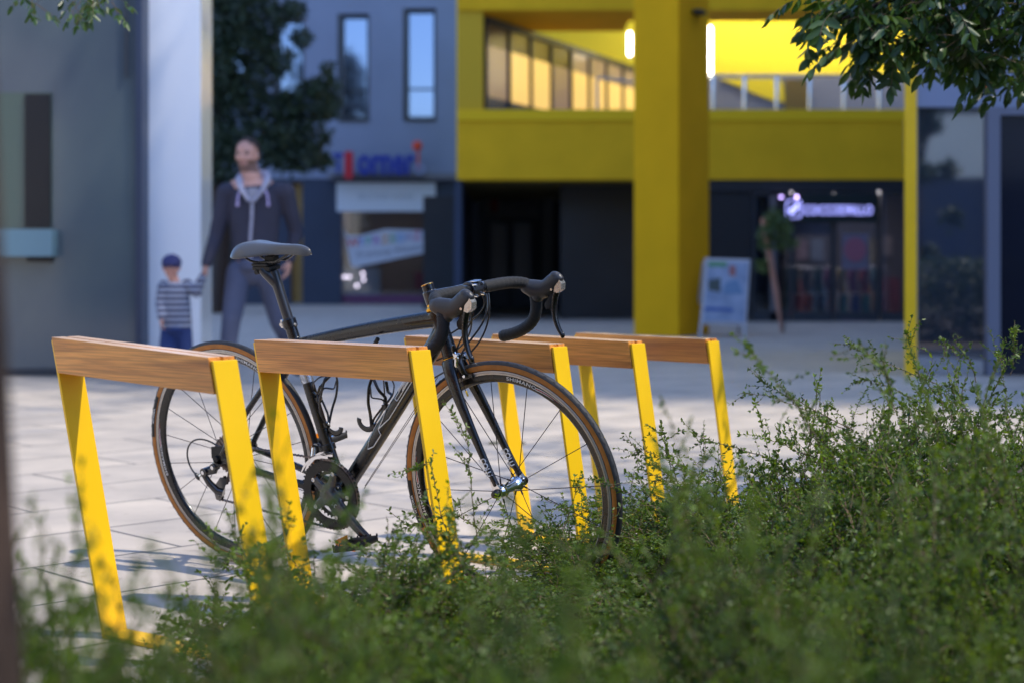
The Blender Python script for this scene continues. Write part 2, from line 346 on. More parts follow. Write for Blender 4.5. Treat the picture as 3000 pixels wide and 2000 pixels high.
# planting bed: soil strip on the near right side of a line across the racks
B0 = Vector((-0.52, 3.18, 0)); bed = MB()
def bedp(e, n_, z): q = B0 + EH * e + NH * n_; return (q.x, q.y, z)
poly = [(0.05, -3.6), (0.05, 9), (9.6, 9), (9.6, -3.6)]
V = []; Fc = []
ne, nn = 24, 60
for i in range(ne + 1):
    for j in range(nn + 1):
        e_ = 0.10 + 9.4 * i / ne; n_ = -3.6 + 12.6 * j / nn
        V.append(bedp(e_, n_, 0.012 + (0.02 * random.random() if 0 < i < ne else 0)))
for i in range(ne):
    for j in range(nn): a = i * (nn + 1) + j; Fc.append((a, a + nn + 1, a + nn + 2, a + 1))
bed.add(V, Fc); tag(bed.build("planting_bed", M_SOIL), kind='structure')
kb = MB(); kb.add([bedp(0.02, -3.6, 0), bedp(0.10, -3.6, 0), bedp(0.10, 9, 0), bedp(0.02, 9, 0), bedp(0.02, -3.6, .03), bedp(0.10, -3.6, .03), bedp(0.10, 9, .03), bedp(0.02, 9, .03)],
       [(0, 1, 2, 3), (4, 5, 6, 7), (0, 1, 5, 4), (1, 2, 6, 5), (2, 3, 7, 6), (3, 0, 4, 7)], 0, False)
tag(kb.build("kerb", mat("steel_edging", (0.2, 0.17, 0.15), 0.6, metal=0.5)), kind='structure')

# ---------------------------------------------------------------- bicycle racks
def make_rack(name, x0, y0, rz, H, tilt, label, L=0.532, W=0.071, hb=0.078, b=0.1755, a=0.0402):
    root = empty(name, (x0, y0, 0), -rz, label, "bike rack", "yellow bike stands with wooden tops")
    # local frame: +x along the rack, +y across (away from the camera)
    t = 0.008
    def pt(e, n_, z, tl=True):
        q = H - z; k = tilt * e / L * (z / H) if tl else 0
        return (e + a * q, n_ + b * q, z - k)
    def plate(e0, e1, n0, n1, z0, z1):
        m = MB(); v = [pt(e, n_, z) for e in (e0, e1) for n_ in (n0, n1) for z in (z0, z1)]
        bm = bmesh.new(); vs = [bm.verts.new(p) for p in v]
        for q in [(0, 1, 3, 2), (4, 6, 7, 5), (0, 4, 5, 1), (2, 3, 7, 6), (0, 2, 6, 4), (1, 5, 7, 3)]: bm.faces.new([vs[i] for i in q])
        bmesh.ops.bevel(bm, geom=list(bm.edges), offset=0.0012, segments=2, profile=0.6, affect='EDGES'); bm.verts.index_update()
        V_ = [p.co[:] for p in bm.verts]; F_ = [[x.index for x in q.verts] for q in bm.faces]; bm.free(); m.add(V_, F_, 0, False); return m
    plate(0, t, -W / 2, W / 2, 0.0, H - 0.004).build("leg", M_YEL, root)
    plate(L - t, L, -W / 2, W / 2, 0.0, H - 0.004).build("leg", M_YEL, root)
    m = MB(); q = 0.0185
    v = [pt(e, n_, z, False) for e in (t + 0.0005, L - t - 0.0005) for n_ in (-W / 2, W / 2) for z in (0.001, 0.011)]
    m.add(v, [(0, 1, 3, 2), (4, 6, 7, 5), (0, 4, 5, 1), (2, 3, 7, 6), (0, 2, 6, 4), (1, 5, 7, 3)], 0, False); m.build("base_bar", M_YEL, root)
    m = plate(t + 0.0005, L - t - 0.0005, -0.0042, 0.0042, H - hb + 0.012, H - 0.006); m.build("core_plate", M_YEL, root)
    bw = W / 2 - 0.0045
    for s in (-1, 1):
        n0, n1 = (-W / 2 - 0.0045, -0.0048) if s < 0 else (0.0048, W / 2 + 0.0015)
        e0, e1 = (t + 0.001, L - t - 0.001)
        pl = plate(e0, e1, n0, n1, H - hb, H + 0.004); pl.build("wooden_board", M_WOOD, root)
    return root
racks = [(-1.0409, 3.6602, 35.8, 0.709, 0.030, "nearest, leftmost bike stand, its leg in front of the rear wheel"),
         (-0.6399, 4.0531, 37.3, 0.685, 0.004, "bike stand the bicycle leans on, in front of the frame"),
         (-0.3015, 4.7093, 35.0, 0.668, 0.012, "bike stand behind the fork and handlebar, third from the left"),
         (-0.0451, 5.0222, 37.7, 0.660, 0.009, "bike stand fourth from the left, its right leg just right of the front wheel"),
         (0.2369, 5.5064, 36.8, 0.644, 0.008, "farthest bike stand, rightmost wooden top, right leg against open paving")]
for r_ in racks: make_rack("bike_rack", r_[0], r_[1], R(r_[2]), r_[3], r_[4], r_[5])

# ---------------------------------------------------------------- kiosk with glass wall on the left
Yk = 12.9
k = empty("kiosk_building", (P(150, 1098, Yk).x, Yk, 0), 0, "grey glass-clad kiosk with a small dark window at the left edge", "kiosk")
def sub(mb, o): # world mesh -> local to an unrotated empty
    for a_ in mb.v: a_ -= np.array(o.location)
    return mb
m = fbox(MB(), -500, -900, 396, 1078, Yk, 2.2); sub(m, k).build("glass_wall", M_KIOSK, k)
m = fbox(MB(), -500, 1078, 420, 1098, Yk - 0.02, 2.2); sub(m, k).build("plinth", M_FRAME, k)
m = fbox(MB(), 396, -900, 416, 1078, Yk - 0.04, 2.2); sub(m, k).build("corner_post", mat("blue_grey_post", (0.03, 0.045, 0.085), 0.4), k)
m = fbox(MB(), 366, -900, 372, 225, Yk - 0.03, 0.035); fbox(m, -500, -900, -485, 1078, Yk - 0.03, 0.05); sub(m, k).build("joint_strip", M_FRAME, k)
m = fbox(MB(), -20, 272, 152, 672, Yk - 0.012, 0.02); sub(m, k).build("window_pane", mat("green_tinted_glass", (0.045, 0.085, 0.075), 0.12, spec=0.8), k)
m = fbox(MB(), 72, 276, 148, 668, Yk - 0.03, 0.03); sub(m, k).build("window_opening", mat("dark_interior", (0.008, 0.008, 0.011), 0.35), k)
m = fbox(MB(), -20, 672, 152, 752, Yk - 0.16, 0.17); sub(m, k).build("service_ledge", mat("pale_teal_ledge", (0.12, 0.22, 0.28), 0.25), k)
m = fbox(MB(), 78, 752, 150, 768, Yk - 0.05, 0.05); sub(m, k).build("handle_recess", M_DARK, k)
# ---------------------------------------------------------------- white pillar
Yp = 13.1; p0 = P(500, 1100, Yp)
pl = empty("white_pillar", (p0.x, Yp, 0), 0, "tall smooth white pillar behind the child, beside the kiosk", "pillar")
m = MB(); a = P(416, -900, Yp); b_ = P(588, 789, Yp); m.box((a.x, Yp, 0.06), (b_.x, Yp + 0.5, a.z), bev=0.006); sub(m, pl).build("panel", M_WHITEP, pl)
m = MB(); m.box((a.x - .003, Yp - .003, 0), (b_.x + .003, Yp + 0.503, 0.06)); sub(m, pl).build("base_trim", M_FRAME, pl)

# ---------------------------------------------------------------- far grey building with shops
Yg = 38.5
gb = empty("grey_building", (P(1000, 888, Yg).x, Yg, 0), 0, "blue-grey building with narrow windows above navy shopfronts, across the square", "building")
def wall_holes(mb, X0, X1, Z0, Z1, holes, Yf, T, mi=0):
    xs_ = sorted({X0, X1, *[h[0] for h in holes], *[h[1] for h in holes]}); zs_ = sorted({Z0, Z1, *[h[2] for h in holes], *[h[3] for h in holes]})
    for i in range(len(xs_) - 1):
        run = None
        for j in range(len(zs_) - 1):
            cx = (xs_[i] + xs_[i + 1]) / 2; cz = (zs_[j] + zs_[j + 1]) / 2
            if any(h[0] < cx < h[1] and h[2] < cz < h[3] for h in holes):
                if run is not None: mb.box((xs_[i], Yf, run), (xs_[i + 1], Yf + T, zs_[j])); run = None
            elif run is None: run = zs_[j]
        if run is not None: mb.box((xs_[i], Yf, run), (xs_[i + 1], Yf + T, zs_[-1]))
def X_(x, Y): return (x - 1500) * Y / F_PX
def Z_(y, Y): return HC + (YH - y) * Y / F_PX
wins = [(640, 720, 62, 300), (800, 892, 55, 352), (989, 1082, 41, 351), (1181, 1278, 25, 349), (480, 560, 60, 340)]
holes = [(X_(a_, Yg), X_(b__, Yg), Z_(d_, Yg), Z_(c_, Yg)) for a_, b__, c_, d_ in wins]
m = MB(); wall_holes(m, X_(300, Yg), X_(1400, Yg), Z_(524, Yg), Z_(-600, Yg), holes, Yg, 0.45); sub(m, gb).build("upper_wall", M_GREYW, gb)
for hq in holes:
    m = MB(); x0, x1, z0, z1 = hq; f_ = 0.07; Yf = Yg + 0.30
    x0 += .01; x1 -= .01; z0 += .01; z1 -= .01
    m.box((x0, Yf, z0), (x0 + f_, Yf + .08, z1)); m.box((x1 - f_, Yf, z0), (x1, Yf + .08, z1)); m.box((x0 + f_, Yf, z0), (x1 - f_, Yf + .08, z0 + f_)); m.box((x0 + f_, Yf, z1 - f_), (x1 - f_, Yf + .08, z1))
    m.box((x0 + f_, Yf, z0 + (z1 - z0) * .27), (x1 - f_, Yf + .08, z0 + (z1 - z0) * .27 + .05))
    m.box((x0 - .015, Yg - .001, z0 - .011), (x0 + .10, Yg + .31, z1 + .011)); m.box((x0 - .0, Yg - .05, z0 - .06), (x1, Yg + .3, z0))
    fr = sub(m, gb).build("window", M_FRAME, gb)
    m = MB(); m.box((x0 + f_, Yf + .03, z0 + f_), (x1 - f_, Yf + .045, z1 - f_)); sub(m, gb).build("pane", M_GLB, gb).parent = fr
# ground floor: navy piers around shop openings
m = MB(); gh = [(X_(1000, Yg), X_(1274, Yg), 0.03, Z_(535, Yg)), (X_(852, Yg), X_(886, Yg), 0.03, Z_(535, Yg)), (X_(560, Yg), X_(700, Yg), .03, Z_(560, Yg))]
wall_holes(m, X_(300, Yg), X_(1400, Yg), 0, Z_(524, Yg) - .002, gh, Yg + 0.02, 0.4); sub(m, gb).build("ground_floor_wall", M_NAVY, gb)
m = fbox(MB(), 960, 508, 1345, 526, Yg - 0.35, 0.349); sub(m, gb).build("canopy", mat("grey_canopy", (0.16, 0.16, 0.19), 0.7), gb)
m = fbox(MB(), 853, 536, 885, 888, Yg + 0.2, 0.1); sub(m, gb).build("door_panel", mat("ochre_door", (0.42, 0.24, 0.06), 0.6, var=0.2, vscale=3), gb)
m = fbox(MB(), 561, 561, 699, 888, Yg + 0.2, 0.1); sub(m, gb).build("dark_door", M_DARK, gb)
# shop interior (box behind the glass)
m = MB(); x0, x1 = X_(990, Yg), X_(1285, Yg); m.box((x0, Yg + 4, 0.03), (x1, Yg + 4.1, 3.1)); m.box((x0 - .1, Yg + .42, .03), (x0, Yg + 4, 3.1)); m.box((x1, Yg + .42, .03), (x1 + .1, Yg + 4, 3.1)); m.box((x0, Yg + .42, 2.95), (x1, Yg + 4, 3.1))
sub(m, gb).build("shop_interior", mat("brown_interior", (0.12, 0.085, 0.06), 0.8), gb)
m = fbox(MB(), 1001, 621, 1273, 886, Yg + 0.16, 0.02); sub(m, gb).build("shop_window", M_GLD, gb)
m = fbox(MB(), 1000, 866, 1274, 888, Yg + 0.1, 0.05); sub(m, gb).build("purple_sill", mat("purple_strip", (0.12, 0.03, 0.10), 0.5), gb)
m = fbox(MB(), 986, 536, 1276, 620, Yg - 0.06, 0.075)
sg = sub(m, gb).build("white_sign_panel", mat("white_sign", (0.62, 0.66, 0.75), 0.4), gb)
def put_text(txt, cx, cy, hpx, Y, mat_, name, parent=None, ext=0.0, rot=0, sp=1.0, wpx=None, bold=0.0, loc=None):
    Vt, Ft = text_mesh(txt, 1.0, 0.0, sp, bold)
    h = Vt[:, 1].max() - Vt[:, 1].min(); wd = Vt[:, 0].max() - Vt[:, 0].min(); s_ = hpx / h * Y / F_PX
    sx = s_ if wpx is None else wpx / wd * Y / F_PX
    Vt[:, 0] -= (Vt[:, 0].max() + Vt[:, 0].min()) / 2; Vt[:, 1] -= (Vt[:, 1].max() + Vt[:, 1].min()) / 2
    c_ = P(cx, cy, Y); X2 = Vt[:, 0] * sx; Z2 = Vt[:, 1] * s_; ca, sa = math.cos(rot), math.sin(rot)
    W1 = np.stack([c_.x + X2 * ca - Z2 * sa, np.full(len(Vt), Y), c_.z + X2 * sa + Z2 * ca], 1)
    mb = MB(); mb.add(W1, Ft, 0, False)
    if ext:
        W2 = W1 + np.array([0, ext, 0]); mb.add(W2, [f_[::-1] for f_ in Ft], 0, False)
        ed = {}
        for f_ in Ft:
            for i in range(len(f_)):
                e_ = (f_[i], f_[(i + 1) % len(f_)]); ed[e_] = 1
        n0 = len(W1)
        side = [(a_, b__, b__ + n0, a_ + n0) for (a_, b__) in ed if (b__, a_) not in ed]
        mb.add(np.concatenate([W1, W2]), side, 0, False)
    if parent is not None: sub(mb, parent)
    o = mb.build(name, mat_, parent, fix=False)
    return o
put_text("SECOND HAND", 1131, 577, 16, Yg - 0.064, mat("faint_grey_letter", (0.35, 0.38, 0.45), 0.5), "lettering", gb)
# blue shop sign over the canopy
M_BLUS = mat("blue_sign_letter", (0.012, 0.03, 0.30), 0.4); M_REDS = mat("red_sign", (0.50, 0.015, 0.03), 0.4)
bs = empty("shop_name_sign", P(1110, 522, Yg - 0.5), 0, "blue block letters with a red bar and red ball above the white sign panel", "sign")
m = fbox(MB(), 975, 516, 1245, 524, Yg - 0.46, 0.05); sub(m, bs).build("rail", M_FRAME, bs)
put_text("T", 990, 478, 58, Yg - 0.5, M_BLUS, "letter_blue", bs, 0.10, wpx=30, bold=0.03)
put_text("orner", 1132, 484, 60, Yg - 0.5, M_BLUS, "letter_blue", bs, 0.10, sp=1.0, wpx=168, bold=0.035)
m = MB(); c_ = P(1020, 484, Yg - .55); a_ = P(1034, 444, Yg - .55); m.box((c_.x - .09, Yg - .55, P(0, 525, Yg - .55).z), (c_.x + .11, Yg - .42, a_.z)); sub(m, bs).build("red_bar", M_REDS, bs)
m = MB(); m.ell(P(1222, 428, Yg - .5), (.125, .08, .125)); m.box((P(1226, 0, Yg).x, Yg - .52, P(0, 500, Yg).z), (P(1232, 0, Yg).x, Yg - .46, P(0, 440, Yg).z)); sub(m, bs).build("red_ball", mat("red_orange_sign", (0.65, 0.06, 0.02), 0.4), bs)
m = MB(); t_ = np.linspace(0, 2 * PI, 25)[:-1]; c_ = P(1229, 497, Yg - .56); m.sweep([(c_.x + .1 * math.cos(q), Yg - .56, c_.z + .1 * math.sin(q)) for q in t_], 0.022, 8, closed=True, up=(0, 1, 0)); sub(m, bs).build("ring_mark", mat("pale_blue_mark", (0.3, 0.35, 0.6), 0.4), bs)
# poster in the shop window
po = empty("window_poster", P(1130, 740, Yg + .12), 0, "tilted white banner with coloured capitals in the far shop window", "poster")
m = MB(); pts = [(1005, 668), (1018, 690), (1050, 692), (1130, 672), (1250, 676), (1260, 690), (1258, 726), (1240, 742), (1040, 784), (1028, 780)]
m.extr([(P(x, y, Yg + .12).x, P(x, y, Yg + .12).z) for x, y in pts], lambda u, v, d: (u, Yg + .12 + d, v), 0, 0.02); sub(m, po).build("sheet", mat("banner_white", (0.55, 0.58, 0.68), 0.6), po)
cols = [(.6, .1, .08), (.1, .2, .6), (.1, .4, .35), (.35, .15, .45), (.6, .3, .1), (.15, .35, .2), (.05, .25, .6), (.35, .3, .5), (.5, .15, .3), (.2, .3, .5)]
for i, ch in enumerate("WYPRZEDAZE"):
    put_text(ch, 1034 + i * 23.5, 712 - i * 2.6, 26, Yg + .114, mat("poster_colour_%d" % i, cols[i], 0.6), "poster_letter", po, rot=0.1, bold=0.02)
put_text("Promocja Wiosna", 1142, 738, 22, Yg + .114, mat("poster_dark", (.10, .12, .2), 0.6), "poster_line", po, rot=0.13, wpx=190)
rb = fbox(MB(), 1214, 798, 1256, 848, Yg + 0.5, 0.4); tag(rb.build("display_box", mat("red_box", (0.40, 0.01, 0.02), 0.5)), "red box on display low in the far shop window", "box")
wb = fbox(MB(), 1006, 785, 1112, 866, Yg + 0.7, 0.4); tag(wb.build("display_counter", mat("pale_counter", (0.30, 0.40, 0.50), 0.5)), "pale blue counter in the far shop window under the banner", "counter")
M_GLI = mat("small_bulb", (1, 1, 1), 0.4, emit=(1, 0.85, 1.0), estr=4.5)
for i, (x, y) in enumerate([(1010, 812), (1023, 812), (1063, 802), (1065, 820), (1046, 838)]):
    m = MB(); m.ell(P(x, y, Yg + .3), (.028, .028, .028), 10, 6)
    tag(m.build("display_bulb", M_GLI), "tiny bright bulb glinting low in the far shop window", "bulb", "glinting bulbs in the far shop window")

# ---------------------------------------------------------------- yellow building: beam, loggia, passage
Yb = 26.0
yb = empty("yellow_building", (P(1900, 940, Yb).x, Yb, 0), 0, "yellow building block with an open loggia over a dark shop passage", "building")
def yx(x, Y=Yb): return X_(x, Y)
zb0, zb1 = Z_(527, Yb), Z_(322, Yb)
m = MB(); m.box((yx(1340), Yb, zb0), (yx(2650), Yb + 0.6, zb1 - .18)); sub(m, yb).build("front_beam", M_YPL, yb)
m = MB(); m.box((yx(1340), Yb - 0.03, zb1 - .18), (yx(2650), Yb + 0.63, zb1)); sub(m, yb).build("parapet_cap", mat("yellow_cap", (0.84, 0.52, 0.015), 0.7, spec=.15), yb)
m = MB(); m.box((yx(1340), Yb + .6, zb0 + .15), (yx(2900), Yb + 11, zb0 + .45)); sub(m, yb).build("loggia_floor", mat("grey_floor", (0.25, 0.25, 0.27), 0.7), yb)
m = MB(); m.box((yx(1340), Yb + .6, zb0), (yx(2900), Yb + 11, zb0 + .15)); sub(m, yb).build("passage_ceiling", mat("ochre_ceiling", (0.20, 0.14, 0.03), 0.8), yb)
zt = Z_(30, Yb)
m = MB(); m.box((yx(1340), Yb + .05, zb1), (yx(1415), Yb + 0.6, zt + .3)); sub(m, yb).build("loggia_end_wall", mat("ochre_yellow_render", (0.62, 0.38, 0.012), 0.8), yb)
m = MB(); m.box((yx(1340), Yb, zt), (yx(1857), Yb + 2.35, zt + .4)); m.box((yx(1857), Yb, zt), (yx(2690), Yb + 1.2, zt + .4)); sub(m, yb).build("upper_ceiling", M_YPL, yb)
m = MB(); m.box((yx(1340), Yb - .01, zt + .4), (yx(2690), Yb + 1.2, zt + 6)); sub(m, yb).build("upper_storeys", M_YPL, yb)
# bright back wall of the loggia, lit by tubes and added wash lights
m = MB(); m.box((X_(1346, 36), Yb + 8.2, zb0 + .45), (X_(2900, 36), Yb + 8.5, 8.5)); bw_ = sub(m, yb).build("back_wall", mat("bright_yellow_wall", (0.86, 0.66, 0.02), 0.7), yb)
# low grey band of the wall behind the railing
m = MB(); Yw = Yb + 7.6; m.box((X_(2060, Yw), Yw, zb0 + .45), (X_(2800, Yw), Yw + .2, Z_(226, Yw))); sub(m, yb).build("grey_low_wall", mat("loggia_grey", (0.20, 0.21, 0.26), 0.7), yb)
m = MB(); a_ = [(2110, 232), (2285, 232), (2295, 250), (2298, 300), (2250, 290)]
m.extr([(X_(x, Yw - .05), Z_(y, Yw - .05)) for x, y in a_], lambda u, v, d: (u, Yw - .05 + d, v), 0, .04); sub(m, yb).build("stair_side", MATS["bright_yellow_wall"], yb)
m = MB(); m.box((X_(2300, Yw), Yw - .06, zb0 + .5), (X_(2368, Yw), Yw - .01, Z_(234, Yw))); sub(m, yb).build("brown_door", mat("olive_door", (0.13, 0.09, 0.02), 0.6), yb)
# glazed screen receding on the left of the loggia
q0 = Vector((yx(1415), Yb + .62, 0)); q1 = Vector((X_(1870, 33.6), 33.6, 0)); dv = q1 - q0; Ls = dv.length; az = math.atan2(dv.y, dv.x)
gs = empty("loggia_screen", (q0.x, q0.y, zb0 + .451), az, "glazed screen with dark mullions receding into the yellow loggia", "glass screen")
hs = zt - (zb0 + .451) - .004; N = 8
for i in range(N + 1):
    m = MB(); x = (Ls - .1) * (i / N) ** 1.0; m.box((x, -.05, 0), (x + .08, .05, hs)); m.build("mullion", M_FRAME, gs)
m = MB(); m.box((0.08, -.06, hs - .10), (Ls, .06, hs + .0)); m.box((.08, -.06, 0), (Ls, .06, .08)); m.build("rail_frame", M_FRAME, gs)
M_GP = [mat("pane_amber", (0.55, 0.36, 0.12), 0.25, emit=(1.0, 0.62, 0.18), estr=0.38), mat("pane_dim", (0.25, 0.18, 0.13), 0.25, emit=(0.7, 0.45, 0.3), estr=0.12), mat("pane_blue_low", (0.08, 0.10, 0.18), 0.25), mat("pane_brown_top", (0.13, 0.09, 0.06), 0.25)]
for i in range(N):
    x0, x1 = (Ls - .1) * i / N + .085, (Ls - .1) * (i + 1) / N - .005; lit = i in (1, 2, 4, 5, 6, 7) 
    m = MB(); m.box((x0, -.012, 1.0), (x1, .012, hs * .80)); m.build("lit_pane", M_GP[0] if lit else M_GP[1], gs)
    m = MB(); m.box((x0, -.012, hs * .80 + .004), (x1, .012, hs - .105)); m.build("top_pane", M_GP[3] if i < 4 else M_GP[1], gs)
    m = MB(); m.box((x0, -.012, .085), (x1, .012, .996)); m.build("low_pane", M_GP[2], gs)
# tube lamps in the loggia, then added wash lights
def lamp(x, y0, y1, Y, wpx, label):
    m = MB(); a_ = P(x, y0, Y); b__ = P(x, y1, Y); r_ = wpx / 2 * Y / F_PX
    o = empty("tube_lamp", (a_.x, Y, b__.z), 0, label, "lamp")
    m.lathe([(0, r_ * .6), (.03, r_), (a_.z - b__.z - .03, r_), (a_.z - b__.z, r_ * .6)], (0, 0, 0), (0, 0, 1), 16); m.build("tube", M_LAMP, o)
    m = MB(); m.lathe([(-.05, r_ * .8), (0, r_ * .9)], (0, 0, 0), (0, 0, 1), 16); m.build("cap", M_SILV, o); return o
lamp(2079, 78, 228, 30.5, 15, "glowing white vertical tube lamp just right of the big yellow column")
lamp(1845, 95, 165, 31.6, 12, "glowing white vertical tube lamp just left of the big yellow column")
for i, x in enumerate((2040, 2250, 2460, 2680)):  # unseen lights added above the view to brighten the back wall
    Yl = Yb + 7.0; c_ = P(x, 0, Yl); o = empty("added_wash_light", (c_.x, Yl, 7.1), 0, "added unseen light above the bright loggia wall, %s from the column" % ("first", "second", "third", "fourth")[i], "lamp")
    m = MB(); m.box((-.6, -.12, .01), (.6, .12, .08)); m.box((-.6, -.14, -.16), (.6, -.12, .08)); m.build("housing", M_SILV, o)
    m = MB(); m.box((-.58, -.10, -.02), (.58, .10, .009)); m.build("diffuser", mat("added_wash_diffuser", (1, 1, 1), .5, emit=(1, .90, .66), estr=24), o)
# railing
rl = empty("balcony_railing", (yx(2080), Yb + .3, zb1), 0, "steel railing of bright posts on the yellow parapet right of the column", "railing")
m = MB()
for x in (2090, 2182, 2276, 2373, 2473, 2577):
    X0 = yx(x, Yb + .3) - yx(2080); m.cyl((X0, 0, 0), (X0, 0, Z_(225, Yb + .3) - zb1), 0.032)
    mm = MB(); mm.cyl((X0, 0, 0), (X0, 0, Z_(225, Yb + .3) - zb1), 0.034); mm.build("post", M_CHR, rl)
m = MB(); m.cyl((0, 0, Z_(222, Yb + .3) - zb1), (yx(2650) - yx(2080), 0, Z_(222, Yb + .3) - zb1), 0.022); m.build("handrail", M_SILV, rl)
r2 = empty("balcony_railing", (yx(1770), Yb + 2.2, zb0 + .45), 0, "short steel railing in front of the glazed screen left of the column", "railing")
m = MB(); Xl = 1.9
for i, X0 in enumerate((0, .9, 1.8)): mm = MB(); mm.cyl((X0, i * .9, 0), (X0, i * .9, 1.5), .035); mm.build("post", M_SILV, r2)
m.cyl((0, 0, 1.5), (1.8, 1.8, 1.5), .03); m.build("handrail", M_SILV, r2)
# small ceiling spot
m = MB(); c_ = P(2045, 38, Yb + .8)
# passage back walls
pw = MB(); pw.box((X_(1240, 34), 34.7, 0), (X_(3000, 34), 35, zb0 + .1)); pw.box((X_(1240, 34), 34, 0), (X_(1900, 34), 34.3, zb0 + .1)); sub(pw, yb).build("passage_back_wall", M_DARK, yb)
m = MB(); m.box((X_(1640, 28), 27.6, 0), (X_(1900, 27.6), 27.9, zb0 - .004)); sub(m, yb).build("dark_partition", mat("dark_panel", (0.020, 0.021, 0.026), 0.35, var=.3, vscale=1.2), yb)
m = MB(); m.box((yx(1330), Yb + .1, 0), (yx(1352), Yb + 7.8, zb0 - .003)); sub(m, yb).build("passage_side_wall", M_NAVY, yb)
# back shop in the passage
bsx = empty("passage_shop", P(1500, 905, 33.8), 0, "dim shop entrance with a small red and cream sign, deep in the left passage", "shopfront")
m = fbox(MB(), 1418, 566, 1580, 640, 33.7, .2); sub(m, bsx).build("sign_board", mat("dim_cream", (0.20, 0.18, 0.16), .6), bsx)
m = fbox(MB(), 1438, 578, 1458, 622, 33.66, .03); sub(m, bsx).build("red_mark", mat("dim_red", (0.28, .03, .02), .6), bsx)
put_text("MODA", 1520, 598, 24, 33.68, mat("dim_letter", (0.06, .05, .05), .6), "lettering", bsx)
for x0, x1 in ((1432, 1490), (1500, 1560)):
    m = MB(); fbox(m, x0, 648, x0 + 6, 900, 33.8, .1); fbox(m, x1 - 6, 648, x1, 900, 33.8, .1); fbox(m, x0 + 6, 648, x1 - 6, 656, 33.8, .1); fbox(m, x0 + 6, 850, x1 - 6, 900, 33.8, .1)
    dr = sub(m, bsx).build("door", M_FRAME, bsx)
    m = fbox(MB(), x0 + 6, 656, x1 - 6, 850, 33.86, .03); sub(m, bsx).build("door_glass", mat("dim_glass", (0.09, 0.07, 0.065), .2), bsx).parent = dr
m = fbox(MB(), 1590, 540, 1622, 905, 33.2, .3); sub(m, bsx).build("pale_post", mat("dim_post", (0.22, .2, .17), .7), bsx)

# big yellow column standing in front
cY = 20.6; pc = P(1857, 985, cY); rz = R(34)
col = empty("yellow_column", (pc.x, pc.y, 0), -rz, "massive square yellow column rising out of frame right of centre", "column")
m = MB(); m.box((0, 0, 0), (0.66, 0.86, 9.5), bev=.01)
# (local x along EH, y along NH)
o = m.build("shaft", mat("yellow_column_render", (0.86, 0.44, 0.006), .8, spec=.15, var=.08, vscale=1.5, bump=.1, bscale=25), col)
m = MB(); m.ell((0.66 + .06, .45, Z_(38, cY)), (.09, .14, .04)); m.build("flood_light", M_DARK, col)

# ---------------------------------------------------------------- right shop inside the arcade
Yr = 25.3
rs = empty("arcade_shop", P(2350, 940, Yr), 0, "dark shopfront with a glowing white name sign behind the sandwich board", "shopfront")
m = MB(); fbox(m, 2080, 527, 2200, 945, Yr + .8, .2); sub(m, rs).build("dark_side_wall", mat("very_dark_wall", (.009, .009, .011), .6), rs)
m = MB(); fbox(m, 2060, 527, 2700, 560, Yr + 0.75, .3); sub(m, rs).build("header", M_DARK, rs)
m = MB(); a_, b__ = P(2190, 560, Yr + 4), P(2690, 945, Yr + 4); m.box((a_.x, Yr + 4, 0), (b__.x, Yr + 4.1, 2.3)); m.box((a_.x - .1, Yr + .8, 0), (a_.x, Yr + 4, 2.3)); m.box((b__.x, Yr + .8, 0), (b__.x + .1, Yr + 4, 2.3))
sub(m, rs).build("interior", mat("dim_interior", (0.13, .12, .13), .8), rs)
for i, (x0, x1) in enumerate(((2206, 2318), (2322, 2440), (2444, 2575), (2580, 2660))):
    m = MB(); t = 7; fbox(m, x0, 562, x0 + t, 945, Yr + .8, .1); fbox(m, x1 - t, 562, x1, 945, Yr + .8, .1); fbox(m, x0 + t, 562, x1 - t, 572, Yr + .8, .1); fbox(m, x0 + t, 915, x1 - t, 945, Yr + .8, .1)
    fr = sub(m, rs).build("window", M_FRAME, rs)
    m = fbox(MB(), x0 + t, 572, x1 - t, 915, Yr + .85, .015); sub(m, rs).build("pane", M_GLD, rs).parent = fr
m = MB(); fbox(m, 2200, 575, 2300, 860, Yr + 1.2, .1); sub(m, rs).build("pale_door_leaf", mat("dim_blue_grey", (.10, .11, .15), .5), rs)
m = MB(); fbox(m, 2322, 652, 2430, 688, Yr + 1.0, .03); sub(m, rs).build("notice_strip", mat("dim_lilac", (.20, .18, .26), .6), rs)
m = MB(); fbox(m, 2290, 572, 2575, 652, Yr + .66, .08); fs = sub(m, rs).build("sign_board", mat("sign_dark_green", (.005, .012, .010), .4), rs)
M_NEON = mat("neon_letters", (.9, .9, 1), .4, emit=(0.34, 0.34, 1.0), estr=.9)
put_text("COCCODRILLO", 2456, 616, 27, Yr + .62, M_NEON, "glowing_letters", rs, wpx=200).parent = fs
em = MB(); sq = lambda s_: [(s_ * math.copysign(abs(math.cos(t)) ** .45, math.cos(t)), s_ * 1.1 * math.copysign(abs(math.sin(t)) ** .45, math.sin(t))) for t in np.linspace(0, 2 * PI, 33)[:-1]]
c_ = P(2327, 613, Yr + .6); k_ = Yr / F_PX
em.ringstrip([(u * 23 * k_, v * 25 * k_) for u, v in sq(1)], [(u * 21 * k_, v * 23 * k_) for u, v in sq(1)], lambda u, v, d: (c_.x + u, Yr + .62 + d, c_.z + v), 0, .03)
bl = [(-12, -15), (-3, -17), (2, -9), (10, -2), (16, 8), (14, 18), (5, 17), (1, 9), (-7, 4), (-15, -3)]
em.extr([(u * k_, v * k_) for u, v in bl], lambda u, v, d: (c_.x + u, Yr + .62 + d, c_.z + v), 0, .03)
sub(em, rs).build("glowing_emblem", M_NEON, rs).parent = fs
